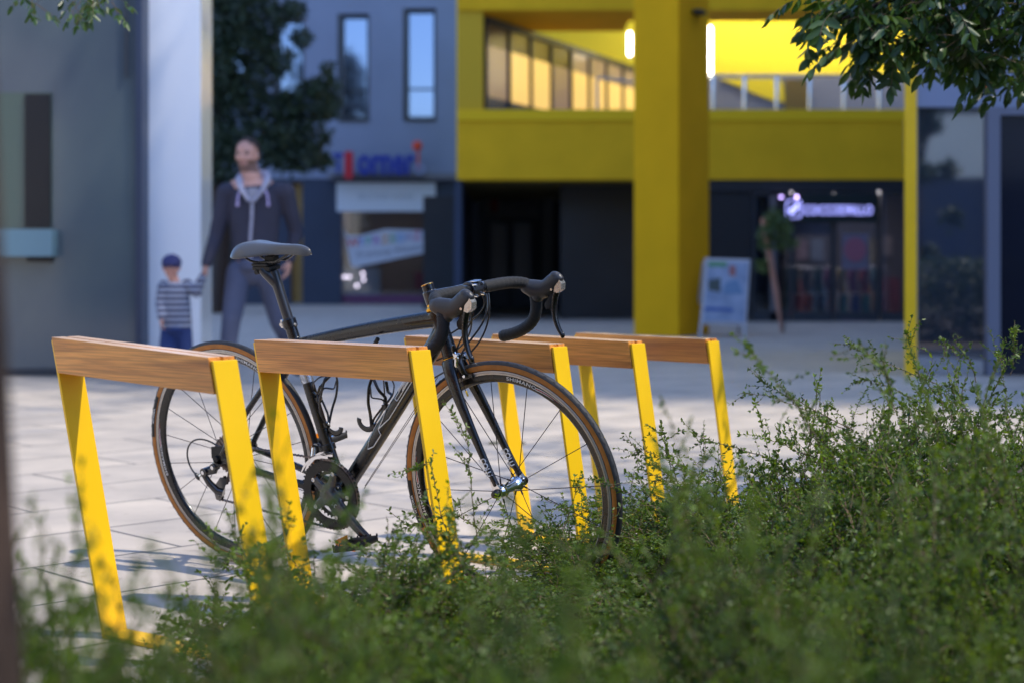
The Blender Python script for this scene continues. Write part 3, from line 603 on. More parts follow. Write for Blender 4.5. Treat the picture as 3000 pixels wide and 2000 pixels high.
for x, y in ((2288, 578), (2334, 578)):
    m = MB(); m.ell(P(x, y, Yr + .5), (.022, .022, .022), 10, 6); sub(m, rs).build("spot_lamp", mat("violet_spot", (1, 1, 1), .4, emit=(.55, .4, 1), estr=5), rs)
pp = empty("pink_poster", P(2505, 738, Yr + .7), 0, "square poster with a pink disc hanging in the right shop window", "poster")
m = fbox(MB(), 2466, 686, 2544, 790, Yr + .70, .02); sub(m, pp).build("sheet", mat("grey_violet_sheet", (.16, .14, .19), .6), pp)
m = MB(); c2 = P(2505, 732, Yr + .69); m.extr([(c2.x + .18 * math.cos(t), c2.z + .2 * math.sin(t)) for t in np.linspace(0, 2 * PI, 25)[:-1]], lambda u, v, d: (u, Yr + .68 + d, v), 0, .015); sub(m, pp).build("pink_disc", mat("pink_print", (.30, .10, .14), .6), pp)
put_text("Szukaj nas", 2506, 943, 16, Yr + .7, mat("dim_pink_letter", (.25, .12, .2), .5), "window_lettering", rs)
def shop_fill(x, y, Y, w_, label, es):  # fill lights added to brighten the shop interiors
    c_ = P(x, y, Y); o = empty("shop_fill_light", tuple(c_), 0, label, "lamp"); m = MB(); m.box((-w_, -.12, -.01), (w_, .12, .05)); m.build("housing", M_FRAME, o)
    m = MB(); m.box((-w_ * .96, -.1, -.03), (w_ * .96, .1, -.012)); m.build("diffuser", mat("shop_fill_diffuser_%d" % int(es * 10), (1, 1, 1), .5, emit=(.95, .9, 1), estr=es), o)
shop_fill(2330, 560, Yr + 2.4, .55, "added fill light inside the right shop, left one", 9.0); shop_fill(2540, 560, Yr + 2.4, .55, "added fill light inside the right shop, right one", 9.0)
shop_fill(1137, 578, Yg + 2.0, .9, "added fill light inside the far shop behind the banner", 11.0)
bx_ = [(2335, 820, .30, .5, (.30, .10, .12)), (2400, 836, .26, .42, (.10, .20, .30)), (2470, 815, .34, .5, (.32, .30, .28)), (2545, 830, .28, .45, (.30, .16, .05)), (2610, 812, .3, .55, (.20, .05, .08))]
for i, (x, y, a1, b1, c1) in enumerate(bx_):
    c_ = P(x, y, Yr + 3.4); m = MB(); m.box((c_.x - a1 / 2, Yr + 3.3, 0.02), (c_.x + a1 / 2, Yr + 3.6, b1 * 1.3), bev=.02)
    tag(m.build("stock_box", mat("stock_%d" % i, c1, .8, var=.4, vscale=6)), "%s stock box on the floor at the back of the right shop" % ["dull red", "blue grey", "off white", "brown", "wine red"][i], "box", "stock boxes in the right shop")
for i, (x, y0, y1) in enumerate(((2350, 705, 760), (2395, 700, 765), (2560, 700, 770), (2600, 690, 750))):
    a1, b1 = P(x - 17, y0, Yr + 3.9), P(x + 17, y1, Yr + 3.9); m = MB(); m.box((a1.x, Yr + 3.93, b1.z), (b1.x, Yr + 3.98, a1.z)); tag(m.build("wall_picture", mat("wallpic_%d" % i, [(.30, .22, .26), (.22, .26, .34), (.30, .26, .16), (.34, .30, .30)][i], .7, var=.4, vscale=9)), "small picture on the back wall of the right shop, %s from the left" % ["first", "second", "third", "fourth"][i], "picture")
# clothes on two rails inside the shop
gcol = [(.04, .25, .20), (.02, .02, .03), (.30, .03, .03), (.35, .28, .05), (.05, .12, .10), (.02, .05, .25), (.40, .08, .03), (.10, .22, .25), (.25, .05, .15), (.12, .12, .14)]
rr = empty("clothes_rail", P(2450, 790, Yr + 2), 0, "two-tier clothes rail standing inside the right shop", "clothes rail")
m = MB()
for y in (785, 862): a_, b__ = P(2280, y, Yr + 2), P(2600, y, Yr + 2); m.cyl(a_, b__, .015)
for x in (2280, 2600): m.cyl(P(x, 785, Yr + 2), Vector((P(x, 785, Yr + 2).x, Yr + 2, 0)), .02)
sub(m, rr).build("frame", M_SILV, rr)
words = ["teal", "black", "red", "mustard", "dark green", "navy", "orange red", "pale blue", "plum", "grey"]
for i in range(18):
    tier = i % 2; x = 2294 + (i // 2) * 34 + (8 if tier else 0); y0 = 790 if tier == 0 else 868; c_ = P(x, y0, Yr + 2); ci = (i * 7 + i // 3) % 10
    m = MB(); h_ = .40 if tier == 0 else .36; w_ = .085
    pr = [(-w_ * .5, 0), (0, .03), (w_ * .5, 0), (w_ * .6, -h_ * .4), (w_ * .5, -h_), (-w_ * .5, -h_ * .97), (-w_ * .62, -h_ * .45)]
    m.extr(pr, lambda u, v, d: (c_.x + u + .02 * math.sin(9 * v), Yr + 1.85 + d, c_.z + v), 0, .3)
    tag(m.build("garment", mat("garment_%d" % ci, gcol[ci], .85, var=.2, vscale=10)), "%s garment on the %s tier of the shop rail, %s from the left" % (words[ci], ("upper", "lower")[tier], ["first", "second", "third", "fourth", "fifth", "sixth", "seventh", "eighth", "ninth"][i // 2]), "clothing", "garments hanging in the right shop")

# sandwich board
Ys = 20.2; sb = empty("sandwich_board", P(2130, 988, Ys), 0, "white framed sandwich board with a blue picture poster at the foot of the yellow column", "sandwich board")
def sbp(x, y, dy=0): v_ = P(x, y, Ys); return (v_.x, Ys + dy + (v_.z) * .18, v_.z)
def quad_plate(mb, pts, d):
    v_ = [sbp(*p) for p in pts] + [(a_[0], a_[1] + d, a_[2]) for a_ in [sbp(*p) for p in pts]]
    mb.add(v_, [(0, 1, 2, 3), (7, 6, 5, 4), (0, 4, 5, 1), (1, 5, 6, 2), (2, 6, 7, 3), (3, 7, 4, 0)], 0, False)
m = MB(); quad_plate(m, [(2070, 756), (2205, 760), (2188, 955), (2052, 950)], .03); sub(m, sb).build("frame", mat("board_frame", (.55, .56, .62), .4), sb)
m = MB(); quad_plate(m, [(2079, 766, -.012), (2198, 769, -.012), (2182, 945, -.012), (2062, 941, -.012)], .01); sub(m, sb).build("poster", mat("pale_blue_poster", (.38, .46, .62), .5, var=.35, vscale=5, col2=(.20, .28, .45)), sb)
for pts, c in (([(2080, 767), (2135, 768), (2132, 782), (2079, 781)], (.12, .35, .18)), ([(2078, 822), (2115, 815), (2112, 858), (2078, 850)], (.07, .10, .10)), ([(2066, 900), (2150, 905), (2148, 914), (2065, 910)], (.05, .13, .42)), ([(2142, 778), (2160, 780), (2158, 812), (2140, 806)], (.40, .16, .15)), ([(2125, 830), (2165, 818), (2180, 862), (2122, 862)], (.17, .30, .50))):
    m = MB(); quad_plate(m, [(x, y, -.018) for x, y in pts], .004); sub(m, sb).build("print_patch", mat("print_%d" % int(c[0] * 1000 + c[2] * 100), c, .5), sb)
for (x0, y0), (x1, y1) in (((2056, 945), (2050, 990)), ((2184, 950), (2180, 993))):
    m = MB(); m.sweep([sbp(x0, y0), sbp(x1, y1)], .022, 6); sub(m, sb).build("leg", MATS["board_frame"], sb)
    m = MB(); a_ = P(x1 + 6, y1, Ys); tp = sbp(x0 + 12, 770, 0.03); m.sweep([(tp[0], tp[1] + .02, tp[2]), (a_.x, Ys + .75, 0.0)], .02, 6); sub(m, sb).build("leg", MATS["board_frame"], sb)

def mirror_navy():
    m = bpy.data.materials.new("navy_mirror_glass"); m.use_nodes = True; n = m.node_tree.nodes; l = m.node_tree.links; b = n["Principled BSDF"]
    b.inputs["Base Color"].default_value = (.016, .028, .060, 1); b.inputs["Roughness"].default_value = .3
    g_ = n.new("ShaderNodeBsdfGlossy"); g_.inputs["Roughness"].default_value = .03; mx = n.new("ShaderNodeMixShader"); mx.inputs[0].default_value = .60
    l.new(b.outputs[0], mx.inputs[1]); l.new(g_.outputs[0], mx.inputs[2]); l.new(mx.outputs[0], n["Material Output"].inputs[0]); return m
# ---------------------------------------------------------------- right portal: yellow strip and grey building
Yq = 12.9
ys_ = empty("yellow_wall_strip", P(2668, 1098, Yq), 0, "thin bright yellow wall edge running full height at the right", "wall")
m = MB(); a_ = P(2650, 0, Yq); b__ = P(2684, 0, Yq); m.add([(a_.x, Yq, 0), (b__.x, Yq - .02, 0), (b__.x + 1.05, Yq + 4, 0), (a_.x + 1.02, Yq + 4, 0), (a_.x, Yq, 7), (b__.x, Yq - .02, 7), (b__.x + 1.05, Yq + 4, 7), (a_.x + 1.02, Yq + 4, 7)], [(0, 1, 2, 3), (4, 5, 6, 7), (0, 1, 5, 4), (1, 2, 6, 5), (2, 3, 7, 6), (3, 0, 4, 7)], 0, False)
sub(m, ys_).build("edge", M_YEL, ys_)
rb_ = empty("right_building", P(2800, 1098, Yq), 0, "grey panelled building with tall navy glass at the right edge", "building")
def R0(mb, x0, y0, x1, y1, d0, dep): a1, b1 = P(x0, y0, Yq), P(x1, y1, Yq); mb.box((a1.x, Yq + d0, max(b1.z, 0)), (b1.x, Yq + d0 + dep, a1.z)); return mb
m = R0(MB(), 2684.5, -900, 3900, 314, 0, .3); sub(m, rb_).build("upper_panel", M_GREYW, rb_)
m = R0(MB(), 2684.5, 314, 2692, 1098, .02, .28); R0(m, 2893, 314, 2930, 1098, -.01, .3); R0(m, 2930, 314, 3900, 338, 0, .28); sub(m, rb_).build("mullion", mat("grey_mullion", (.14, .15, .20), .5), rb_)
m = R0(MB(), 2692, 314, 2893, 1098, .05, .03); sub(m, rb_).build("tall_glass_pane", mirror_navy(), rb_)
m = R0(MB(), 2930, 338, 3900, 1098, .05, .03); sub(m, rb_).build("dark_glass_pane", mat("near_black_glass", (0.012, 0.014, 0.024), 0.08), rb_)
m = MB(); m.box((6.6, 13.3, 0), (11.2, 24.5, 9.0)); sub(m, rb_).build("added_rear_blocker", M_GREYW, rb_)  # unseen rear mass, added to block sky light from the right beam
al = MB(); c_ = P(2903, 250, Yq - .06); al.lathe([(0, .045), (.05, .05), (.08, .03), (.09, 0)], (c_.x, Yq - .0, c_.z), (0, -1, 0), 16)
tag(al.build("alarm_beacon", mat("orange_beacon", (.85, .10, .01), .35)), "small orange alarm beacon on the grey panel under the leaves", "beacon")

m = MB(); m.box((-60, -15.5, .001), (60, -2.2, .006)); tag(m.build("road", mat("added_strip_asphalt", (.05, .05, .052), .85, var=.3, vscale=3)), kind="structure")  # dark strip added behind the camera to darken the glass reflections
# out of frame: added shading block, added bounce block, cream building seen mirrored
tb = empty("shade_tower", (40, 0, 0), 0, "tall pale block added out of frame on the right to shade the square", "building")  # unseen blocker, placed and sized to shade the far square
m = MB(); m.box((0, -4.65, 0), (20, -.6, 76.0)); m.build("lower_blocker", mat("pale_block", (.45, .43, .40), .8, var=.1, vscale=.5), tb)
m = MB(); m.box((0, -.6, 0), (20, 75, 98)); m.build("tall_blocker", MATS["pale_block"], tb)
cb = empty("cream_building", (3, -16, 0), 0, "cream building across the street behind the viewer", "building")
m = MB(); m.box((-30, -8, 3.3), (24, 0, 9.5)); m.build("wall", mat("cream_render", (.86, .80, .68), .8, var=.08, vscale=.4), cb)
m = MB(); m.box((-30, -8, 0), (24, -.1, 3.298)); m.build("shade_line_wall", M_NAVY, cb)  # navy lower wall stands in for the shade line on this front
wb2 = empty("bounce_building", (-7.5, -2, 0), 0, "pale block added out of frame on the left to bounce sunlight", "building")  # unseen bounce surface, added for warm fill on left-facing sides
m = MB(); m.box((-6, 1.5, 0), (0, 8.5, 8)); m.build("wall", mat("bounce_warm_white", (.74, .70, .62), .8, var=.06, vscale=.4), wb2)  # wall of the added bounce block
for i in range(5): m = MB(); m.box((-.02, 2.0 + i * 1.3, 4.4), (.02, 2.8 + i * 1.3, 6.4)); m.build("window", M_FRAME, wb2)  # windows on the added bounce block
def far_tree(x, y, h, r_, label):
    o = empty("street_tree", (x, y, 0), 0, label, "tree"); m = MB(); m.sweep([(0, 0, 0), (.05, 0, h * .4), (0, .05, h * .8)], [.14, .11, .05], 10)
    for k in range(5): a_ = k * 1.3; m.sweep([(0, 0, h * .4), (math.cos(a_) * r_ * .4, math.sin(a_) * r_ * .4, h * .6), (math.cos(a_) * r_ * .8, math.sin(a_) * r_ * .8, h * .75)], [.06, .04, .015], 6)
    m.build("trunk", M_BARK, o); g_ = np.random.default_rng(int(abs(x) * 10)); cl = g_.normal(size=(40, 3)) * np.array([r_ * .5, r_ * .5, h * .17]) + np.array([0, 0, h * .66])
    pos = (cl[g_.integers(0, 40, 5200)] + g_.normal(size=(5200, 3)) * r_ * .13); V_, F_ = leaf_cloud(pos, g_.normal(size=pos.shape), g_.uniform(.10, .22, 5200), g_, .6, False)
    q_ = bpy.data.objects.new("crown", raw_mesh("far_crown", [(V_, F_, 0)], [M_LEAF3])); C.objects.link(q_); q_.parent = o
OFF_TREES = [(8.5, -7.5, 5.8, .62, "slim tree behind the viewer mirrored in the navy glass"), (-8.6, -6.0, 8.0, 2.2, "broad tree behind the viewer mirrored in the kiosk wall"), (-11.8, -7.5, 8.5, 2.4, "second broad tree behind the viewer, farther left"), (-6.4, -8.0, 7.0, 1.8, "third tree behind the viewer"), (6.2, 9.9, 21, 4.2, "tall street tree right of the frame dappling the kiosk and pillar")]
for i in range(14):
    for z in (5.0,):
        m = MB(); x = -28 + i * 3.6; m.box((x, -.05, z), (x + 1.5, .03, z + 2.2)); m.build("window", M_FRAME, cb)
# ---------------------------------------------------------------- bicycle (local: x forward, y to its left, z up, origin under the rear hub)
_t, _p, _q = R(34.2), R(9.42), R(1.57)
Fv = Vector((math.cos(_t), -math.sin(_t), 0)); Lv = Vector((math.sin(_t), math.cos(_t), 0)); Zv = Vector((0, 0, 1))
L2 = math.cos(_p) * Lv + math.sin(_p) * Zv; Uv = math.cos(_p) * Zv - math.sin(_p) * Lv
F2 = math.cos(_q) * Fv - math.sin(_q) * Uv; U2 = math.cos(_q) * Uv + math.sin(_q) * Fv
bike = empty("bicycle", (0, 0, 0), 0, "black road bicycle with drop handlebar and tan-walled tyres between the yellow stands", "bicycle")
Mb = Matrix(((F2.x, L2.x, U2.x, -.7955), (F2.y, L2.y, U2.y, 4.69), (F2.z, L2.z, U2.z, 0.0), (0, 0, 0, 1)))
bike.matrix_world = Mb
HTA = R(72.26); AX = np.array([-math.cos(HTA), 0, math.sin(HTA)]); FW = np.array([math.sin(HTA), 0, math.cos(HTA)])
HUB = np.array([.9802, 0, .335]); RH = np.array([0, 0, .335]); BASE = HUB - .0469 * FW; CROWN = BASE + AX * .3656
HT = CROWN + AX * .1293; CAP = HT + AX * .068; BB = np.array([.4055, 0, .266])
ey = np.array([0, 1, 0.])
def arc(c, r, a0, a1, n, y=0): return [(c[0] + r * math.cos(t), c[1] + y, c[2] + r * math.sin(t)) for t in np.linspace(R(a0), R(a1), n)]
def radial_poly(c, loop, seg, mb, mi, a0=0, a1=360):
    """sweep a (radius, y) loop round the wheel axis"""
    full = abs(a1 - a0) >= 360; n = seg if full else seg + 1; V = []; k = len(loop)
    for i in range(n):
        t = R(a0 + (a1 - a0) * i / seg)
        for r_, y in loop: V.append((c[0] + r_ * math.cos(t), c[1] + y, c[2] + r_ * math.sin(t)))
    Fc = []
    for i in range(seg if full else seg):
        j = (i + 1) % n
        for q in range(k - 1): Fc.append((i * k + q, i * k + q + 1, j * k + q + 1, j * k + q))
    mb.add(V, Fc, mi); return mb
def ring_text(mb, txt, c, rad, ang, hgt, y, clockwise=True, stretch=1.0, mi=0, sp=1.05, bold=0.0):
    V, Fc = text_mesh(txt, 1, 0, sp, bold); s_ = hgt / (V[:, 1].max() - V[:, 1].min()); V = V * s_; V[:, 0] *= stretch
    V[:, 0] -= (V[:, 0].max() + V[:, 0].min()) / 2; V[:, 1] -= (V[:, 1].max() + V[:, 1].min()) / 2
    th_ = R(ang) - V[:, 0] / rad; rr_ = rad + V[:, 1]
    mb.add(np.stack([c[0] + rr_ * np.cos(th_), np.full(len(V), c[1] + y), c[2] + rr_ * np.sin(th_)], 1), Fc, mi, False)
def make_wheel(name, c, front, nspoke, texts, tyre_txt):
    w_ = empty(name, (0, 0, 0)); w_.parent = bike
    m = MB()   # tyre: tread and tan side walls
    N = 96
    radial_poly(c, [(.3265, -.0108), (.3315, -.0085), (.3345, -.0045), (.3352, 0), (.3345, .0045), (.3315, .0085), (.3265, .0108)], N, m, 0)
    for s in (-1, 1): radial_poly(c, [(.3265, s * .0108), (.3215, s * .0118), (.3165, s * .0112), (.3128, s * .0098)], N, m, 1); radial_poly(c, [(.3128, s * .0098), (.3110, s * .0092)], N, m, 2)
    radial_poly(c, [(.3110, -.0092), (.3110, .0092)], N, m, 2)
    a_ = tyre_txt
    radial_poly(c, [(.3262, -.0113), (.3215, -.0124), (.3150, -.0116)], 14, m, 2, a_ - 12, a_ + 12)
    ring_text(m, "VITTORIA", c, .3213, a_, .0065, -.0128, mi=3, stretch=1.25, bold=.02)
    # tread pattern grooves on the shoulder
    for i in range(72):
        t = R(i * 5); q = []
        for dt, r_, y in ((0, .3333, -.0075), (.012, .3345, -.0052), (.024, .3333, -.0075)): q.append((c[0] + (r_ + .0004) * math.cos(t + dt), c[1] + y, c[2] + (r_ + .0004) * math.sin(t + dt)))
        m.sweep(q, .0005, 4, 2)
    m.build("tyre", [M_RUB, M_TAN, M_BLKM, M_LET], w_, auto=50)
    m = MB()
    for s in (-1, 1):
        radial_poly(c, [(.3108, s * .0098), (.3100, s * .0106), (.3012, s * .0106)], N, m, 0)
        radial_poly(c, [(.3065, s * .01075), (.3058, s * .01075)], N, m, 1)
        radial_poly(c, [(.3012, s * .0106), (.3000, s * .0100), (.2900, s * .0092), (.2835, s * .0070), (.2795, s * .0025), (.279, 0)], N, m, 1)
    radial_poly(c, [(.3108, -.0098), (.3108, .0098)], N, m, 1)
    for ang, st in texts:
        ring_text(m, "SHIMANO", c, .2935, ang, .0092, -.0103, mi=2, stretch=st, sp=1.12, bold=.012)
        for k, (dr, col_) in enumerate(((.0015, 2), (-.0012, 3), (-.0042, 2))):   # swoosh decal beyond the word
            a0 = ang - 9; L_ = 17 - k * 3
            V = []
            for i in range(13):
                u = i / 12; t = R(a0 - L_ * u); r_ = .2975 + dr - .0035 * (1 - u) ** 2; h_ = .0010 * (1 - u * .7)
                V += [(c[0] + (r_ - h_) * math.cos(t), c[1] - .0108, c[2] + (r_ - h_) * math.sin(t)), (c[0] + (r_ + h_) * math.cos(t), c[1] - .0108, c[2] + (r_ + h_) * math.sin(t))]
            m.add(V, [(2 * i, 2 * i + 1, 2 * i + 3, 2 * i + 2) for i in range(12)], col_, False)
    m.build("rim", [M_TRACK, M_BLK, M_LET, M_RED], w_, fix=False)
    # hub
    m = MB()
    if front:
        m.lathe([(-.052, .006), (-.050, .011), (-.046, .0135), (-.040, .0150), (-.038, .0195), (-.034, .0195), (-.030, .0150), (-.012, .0125), (.012, .0125), (.030, .0160), (.034, .0200), (.038, .0200), (.040, .0150), (.046, .0135), (.050, .011), (.052, .006)], c, ey, 32, 0)
        m.lathe([(-.056, .0085), (-.046, .0095)], c, ey, 20, 1); m.lathe([(.046, .0095), (.056, .0085)], c, ey, 20, 1)
    else:
        m.lathe([(-.062, .008), (-.030, .014), (-.028, .024), (-.024, .024), (-.022, .014), (.022, .012), (.028, .022), (.032, .022), (.034, .012), (.062, .008)], c, ey, 32, 0)
    m.build("hub", [M_CHR, M_BLK], w_)
    offs = (-.036, .036) if front else (-.026, .030)
    for i in range(nspoke):
        a0 = R((97 if front else 84) - 360 / nspoke * i); s = i % 2; y = offs[s]; tw = R(0 if front else (68 if (i // 2) % 2 else -68))
        hr = .020 if front else .023
        p0 = (c[0] + hr * math.cos(a0 + tw), y, c[2] + hr * math.sin(a0 + tw)); p1 = (c[0] + .281 * math.cos(a0), y * .04, c[2] + .281 * math.sin(a0))
        m = MB(); m.sweep([p0, p1], (.0011, .0011), 6, 0)
        d = np.array(p1) - np.array(p0); d /= np.linalg.norm(d); m.sweep([np.array(p0) - d * .001, np.array(p0) + d * .012], .0024, 8, 0)
        m.build("spoke", M_SPK, w_)
    return w_
make_wheel("front_wheel", HUB, True, 16, [(77, 1.5), (-168, 1.5), (-45, 1.5)], -166)
make_wheel("rear_wheel", RH, False, 20, [(70, 1.5), (-170, 1.5), (-60, 1.5)], 164)

# frame --------------------------------------------------------------
fr = MB()
sta = R(73.55); SD = np.array([-math.cos(sta), 0, math.sin(sta)])
ST = BB + SD * .490                                          # seat tube top
def tube(mb, pts, r, seg=20, mi=0, up=(0, 1, 0)): mb.sweep(pts, r, seg, mi, up=up)
def bez(p, n=16):
    p = [np.array(q, float) for q in p]; out = []
    for t in np.linspace(0, 1, n):
        q = list(p)
        while len(q) > 1: q = [a * (1 - t) + b * t for a, b in zip(q[:-1], q[1:])]
        out.append(q[0])
    return out
def lerp(a, b, n): return [np.array(a) * (1 - t) + np.array(b) * t for t in np.linspace(0, 1, n)]
tube(fr, lerp(BB, ST, 8), [(.0205, .0165), (.020, .0165), (.0185, .0165), (.0175, .0165), (.0172, .0165), (.0172, .0165), (.0172, .0165), (.0172, .0165)])
dt0, dt1 = BB + np.array([.006, 0, -.004]), HT - AX * .055 + FW * .002
tube(fr, bez([dt0, dt0 * .5 + dt1 * .5 + np.array([.004, 0, -.006]), dt1], 14), [(.0215 + .003 * t, .0215) for t in np.linspace(0, 1, 14)])
tt0 = BB + SD * .425; tt1 = HT - AX * .022
tube(fr, bez([tt0, tt0 * .5 + tt1 * .5 + np.array([0, 0, .010]), tt1], 12), [(.017 + .006 * t, .018 + .003 * t) for t in np.linspace(0, 1, 12)])
fr.lathe([(-.128, .0235), (-.118, .0215), (-.09, .0200), (-.05, .0195), (-.015, .0200), (-.004, .0215), (0, .0215)], HT, AX, 28)
fr.lathe([(-.0345, .021), (-.033, .0225), (.033, .0225), (.0345, .021)], BB, ey, 28)
for s in (-1, 1):
    cs0 = BB + np.array([-.03, s * .022, .004]); do = RH + np.array([.012, s * .064, .0])
    tube(fr, bez([cs0, BB + np.array([-.11, s * .040, .012]), BB + np.array([-.20, s * .058, .030]), do], 12), [(.011 - .003 * t, .014 - .005 * t) for t in np.linspace(0, 1, 12)], up=(0, 0, 1))
    ss0 = tt0 + np.array([-.006, s * .014, -.012])
    tube(fr, bez([ss0, ss0 + np.array([-.08, s * .028, -.085]), do + np.array([.06, s * .002, .09]), do + np.array([.004, 0, .010])], 14), [(.0085, .0105)] * 14, up=(0, 1, 0))
    fr.extr([(-.018, .022), (.022, .030), (.036, .010), (.018, -.016), (-.006, -.020), (-.014, -.004)], lambda u, v, d: (RH[0] + u, s * .063 + d, RH[2] + v), -.003, .003)
tube(fr, lerp(tt0 + np.array([-.045, -.030, -.058]), tt0 + np.array([-.045, .030, -.058]), 2), .007, 12, up=(0, 0, 1))
frame = remeshed(fr, "frame", [M_BLK], bike, .0030, 3)
# outlined graphics on the down tube (drive side)
gr = MB(); dax = (dt1 - dt0) / np.linalg.norm(dt1 - dt0); dn = np.cross(ey, dax); DL = np.linalg.norm(dt1 - dt0)
if dn[2] < 0: dn = -dn
def dtp(u, v):   # u along 0..1 from the bottom, v angle-ish -1..1 across the visible side
    cpt = dt0 + dax * (u * DL) + np.array([.004, 0, -.006]) * 2 * u * (1 - u) ; r_ = .0215 + .003 * u + .0012; a_ = v * 1.15
    return cpt + dn * (r_ * math.sin(a_)) + np.array([0, -1, 0]) * (r_ * math.cos(a_))
def gline(pts, closed=True):
    P_ = []
    n = len(pts)
    for i in range(n if closed else n - 1):
        a_, b_ = np.array(pts[i]), np.array(pts[(i + 1) % n])
        for t in np.linspace(0, 1, 8)[:-1]: P_.append(dtp(*(a_ * (1 - t) + b_ * t)))
    if not closed: P_.append(dtp(*pts[-1]))
    gr.sweep(P_, (.0016, .0007), 4, 0, closed=closed)
gline([(.30, -.10), (.33, -.45), (.405, -.45), (.42, .10), (.47, .25), (.52, .62), (.42, .75), (.35, .45)])
gline([(.42, .10), (.50, -.30), (.76, -.30), (.93, -.28), (.93, -.05), (.60, -.05), (.60, .30), (.80, .30), (.80, .55), (.58, .62), (.52, .62)], False)
gline([(.66, .05), (.92, .05), (.92, .20), (.68, .20)])
gline([(.64, .42), (.90, .42), (.90, .60), (.66, .62)])
gr.build("frame_graphics", M_LETW, bike, fix=False)

# fork (own part) ------------------------------------------------------
fk = MB()
fk.lathe([(-.012, .018), (-.004, .0235), (.0, .0238)], CROWN, AX, 28)
for s in (-1, 1):
    top = CROWN + AX * -.004 + ey * s * .016; d_ = HUB + np.array([-.002, s * .054, .018])
    pth = bez([top, CROWN - AX * .055 + ey * s * .043 + FW * .004, HUB * .35 + CROWN * .65 + ey * s * .046 + FW * .002, HUB * .75 + CROWN * .25 + ey * s * .050 - FW * .002, d_], 18)
    fk.sweep(pth, [(.0235 - .0145 * min(1, t * 1.15) ** .8, .0125 - .0045 * t) for t in np.linspace(0, 1, 18)], 20, 0, up=(0, 1, 0))
remeshed(fk, "fork", [M_BLK], bike, .0028, 3)
# fork tips, skewer and lettering
for s in (-1, 1):
    m = MB(); m.extr([(-.020, .030), (-.006, .034), (.012, .012), (.013, -.008), (.006, -.013), (-.004, -.012), (-.012, .004)], lambda u, v, d: (HUB[0] + u, s * .056 + d, HUB[2] + v), -.0035, .0035, 0); m.build("fork_tip", M_CHR, bike)
m = MB(); m.lathe([(-.076, .004), (-.074, .0085), (-.068, .0110), (-.060, .0120)], HUB, ey, 20, 0); m.build("skewer_nut", M_BLK, bike)
m = MB(); m.lathe([(.060, .012), (.070, .012), (.076, .007)], HUB, ey, 20, 0)
m.sweep(bez([HUB + ey * .072, HUB + np.array([-.02, .080, .02]), HUB + np.array([-.055, .076, .040])], 8), [(.006, .004)] * 6 + [(.005, .003), (.003, .002)], 10, 0); m.build("skewer_lever", M_BLK, bike)
lt = MB()
for s in (-1, 1):
    for txt, off, h_ in (("COLU", .0042, .0135), ("MBUS", -.0080, .0085)):
        V, Fc = text_mesh(txt, 1, 0, .95, .03); k_ = h_ / (V[:, 1].max() - V[:, 1].min()); V = V * k_; V[:, 0] -= (V[:, 0].max() + V[:, 0].min()) / 2; V[:, 1] -= (V[:, 1].max() + V[:, 1].min()) / 2
        V[:, 0] *= .050 / (V[:, 0].max() - V[:, 0].min())
        dn_ = (HUB - CROWN); dn_ = dn_ / np.linalg.norm(dn_); sd_ = np.array([dn_[2], 0, -dn_[0]]); sd_ = -sd_ if sd_[0] < 0 else sd_
        cc = HUB - dn_ * .072 + ey * (s * .0515)
        W_ = []
        for x, y, _ in V:
            v_ = y + off; W_.append(cc + dn_ * x + sd_ * v_ + ey * (-.0098 + 26 * v_ * v_))
        lt.add(W_, Fc, 0, False)
lt.build("fork_lettering", M_LETW, bike, fix=False)

# seatpost and saddle ----------------------------------------------------
SPT = BB + SD * .640
m = MB(); m.sweep(lerp(ST - SD * .05, SPT, 6), .0148, 24, up=(0, 1, 0))
hd = np.array([.200, 0, .905])
m.sweep(bez([SPT - SD * .055 + np.array([-.001, 0, 0]), SPT - SD * .03, hd + np.array([0, 0, -.018])], 8), [(.0145, .0145)] * 3 + [(.0155, .018), (.017, .022), (.018, .026), (.019, .029), (.018, .030)], 24, up=(0, 1, 0))
m.build("seatpost", mat("dark_grey_carbon", (.020, .020, .024), .33, coat=.3), bike)
m = MB(); m.lathe([(-.016, .0185), (-.014, .0205), (.008, .0205), (.012, .0175)], ST, SD, 28, 0); m.cyl(ST + np.array([-.024, -.010, -.006]), ST + np.array([-.024, .010, -.006]), .006, 12, 1)
m.box((ST[0] - .027, -.008, ST[2] - .016), (ST[0] - .018, .008, ST[2] + .008), 1, bev=.002); m.cyl(ST + np.array([.022, -.003, -.004]), ST + np.array([.026, -.003, -.004]), .004, 8, 1)
m.build("seat_clamp", [M_BLK, M_SILV], bike)
m = MB(); m.box((.166, -.024, .884), (.232, .024, .897), 0, bev=.004); m.box((.170, -.030, .898), (.228, .030, .906), 0, bev=.003); m.cyl((.182, -.026, .880), (.182, .026, .880), .007, 14, 0); m.cyl((.222, -.006, .905), (.222, .006, .922), .005, 10, 1); m.box((.205, -.012, .906), (.24, .012, .925), 0, bev=.003)
m.build("saddle_clamp", [M_BLKM, M_SILV], bike)
sad = empty("saddle", (0, 0, 0)); sad.parent = bike
m = MB()     # shell: stations along x
st = [ (.106, .020, .951, .010), (.112, .050, .956, .020), (.122, .064, .962, .030), (.140, .070, .967, .036), (.160, .068, .969, .037), (.185, .059, .968, .033), (.210, .046, .965, .028), (.235, .034, .963, .024), (.262, .026, .9615, .022), (.290, .022, .961, .021), (.318, .0195, .960, .020), (.342, .017, .957, .019), (.360, .0125, .951, .015), (.370, .006, .944, .009)]
V = []; Fc = []; K = 20
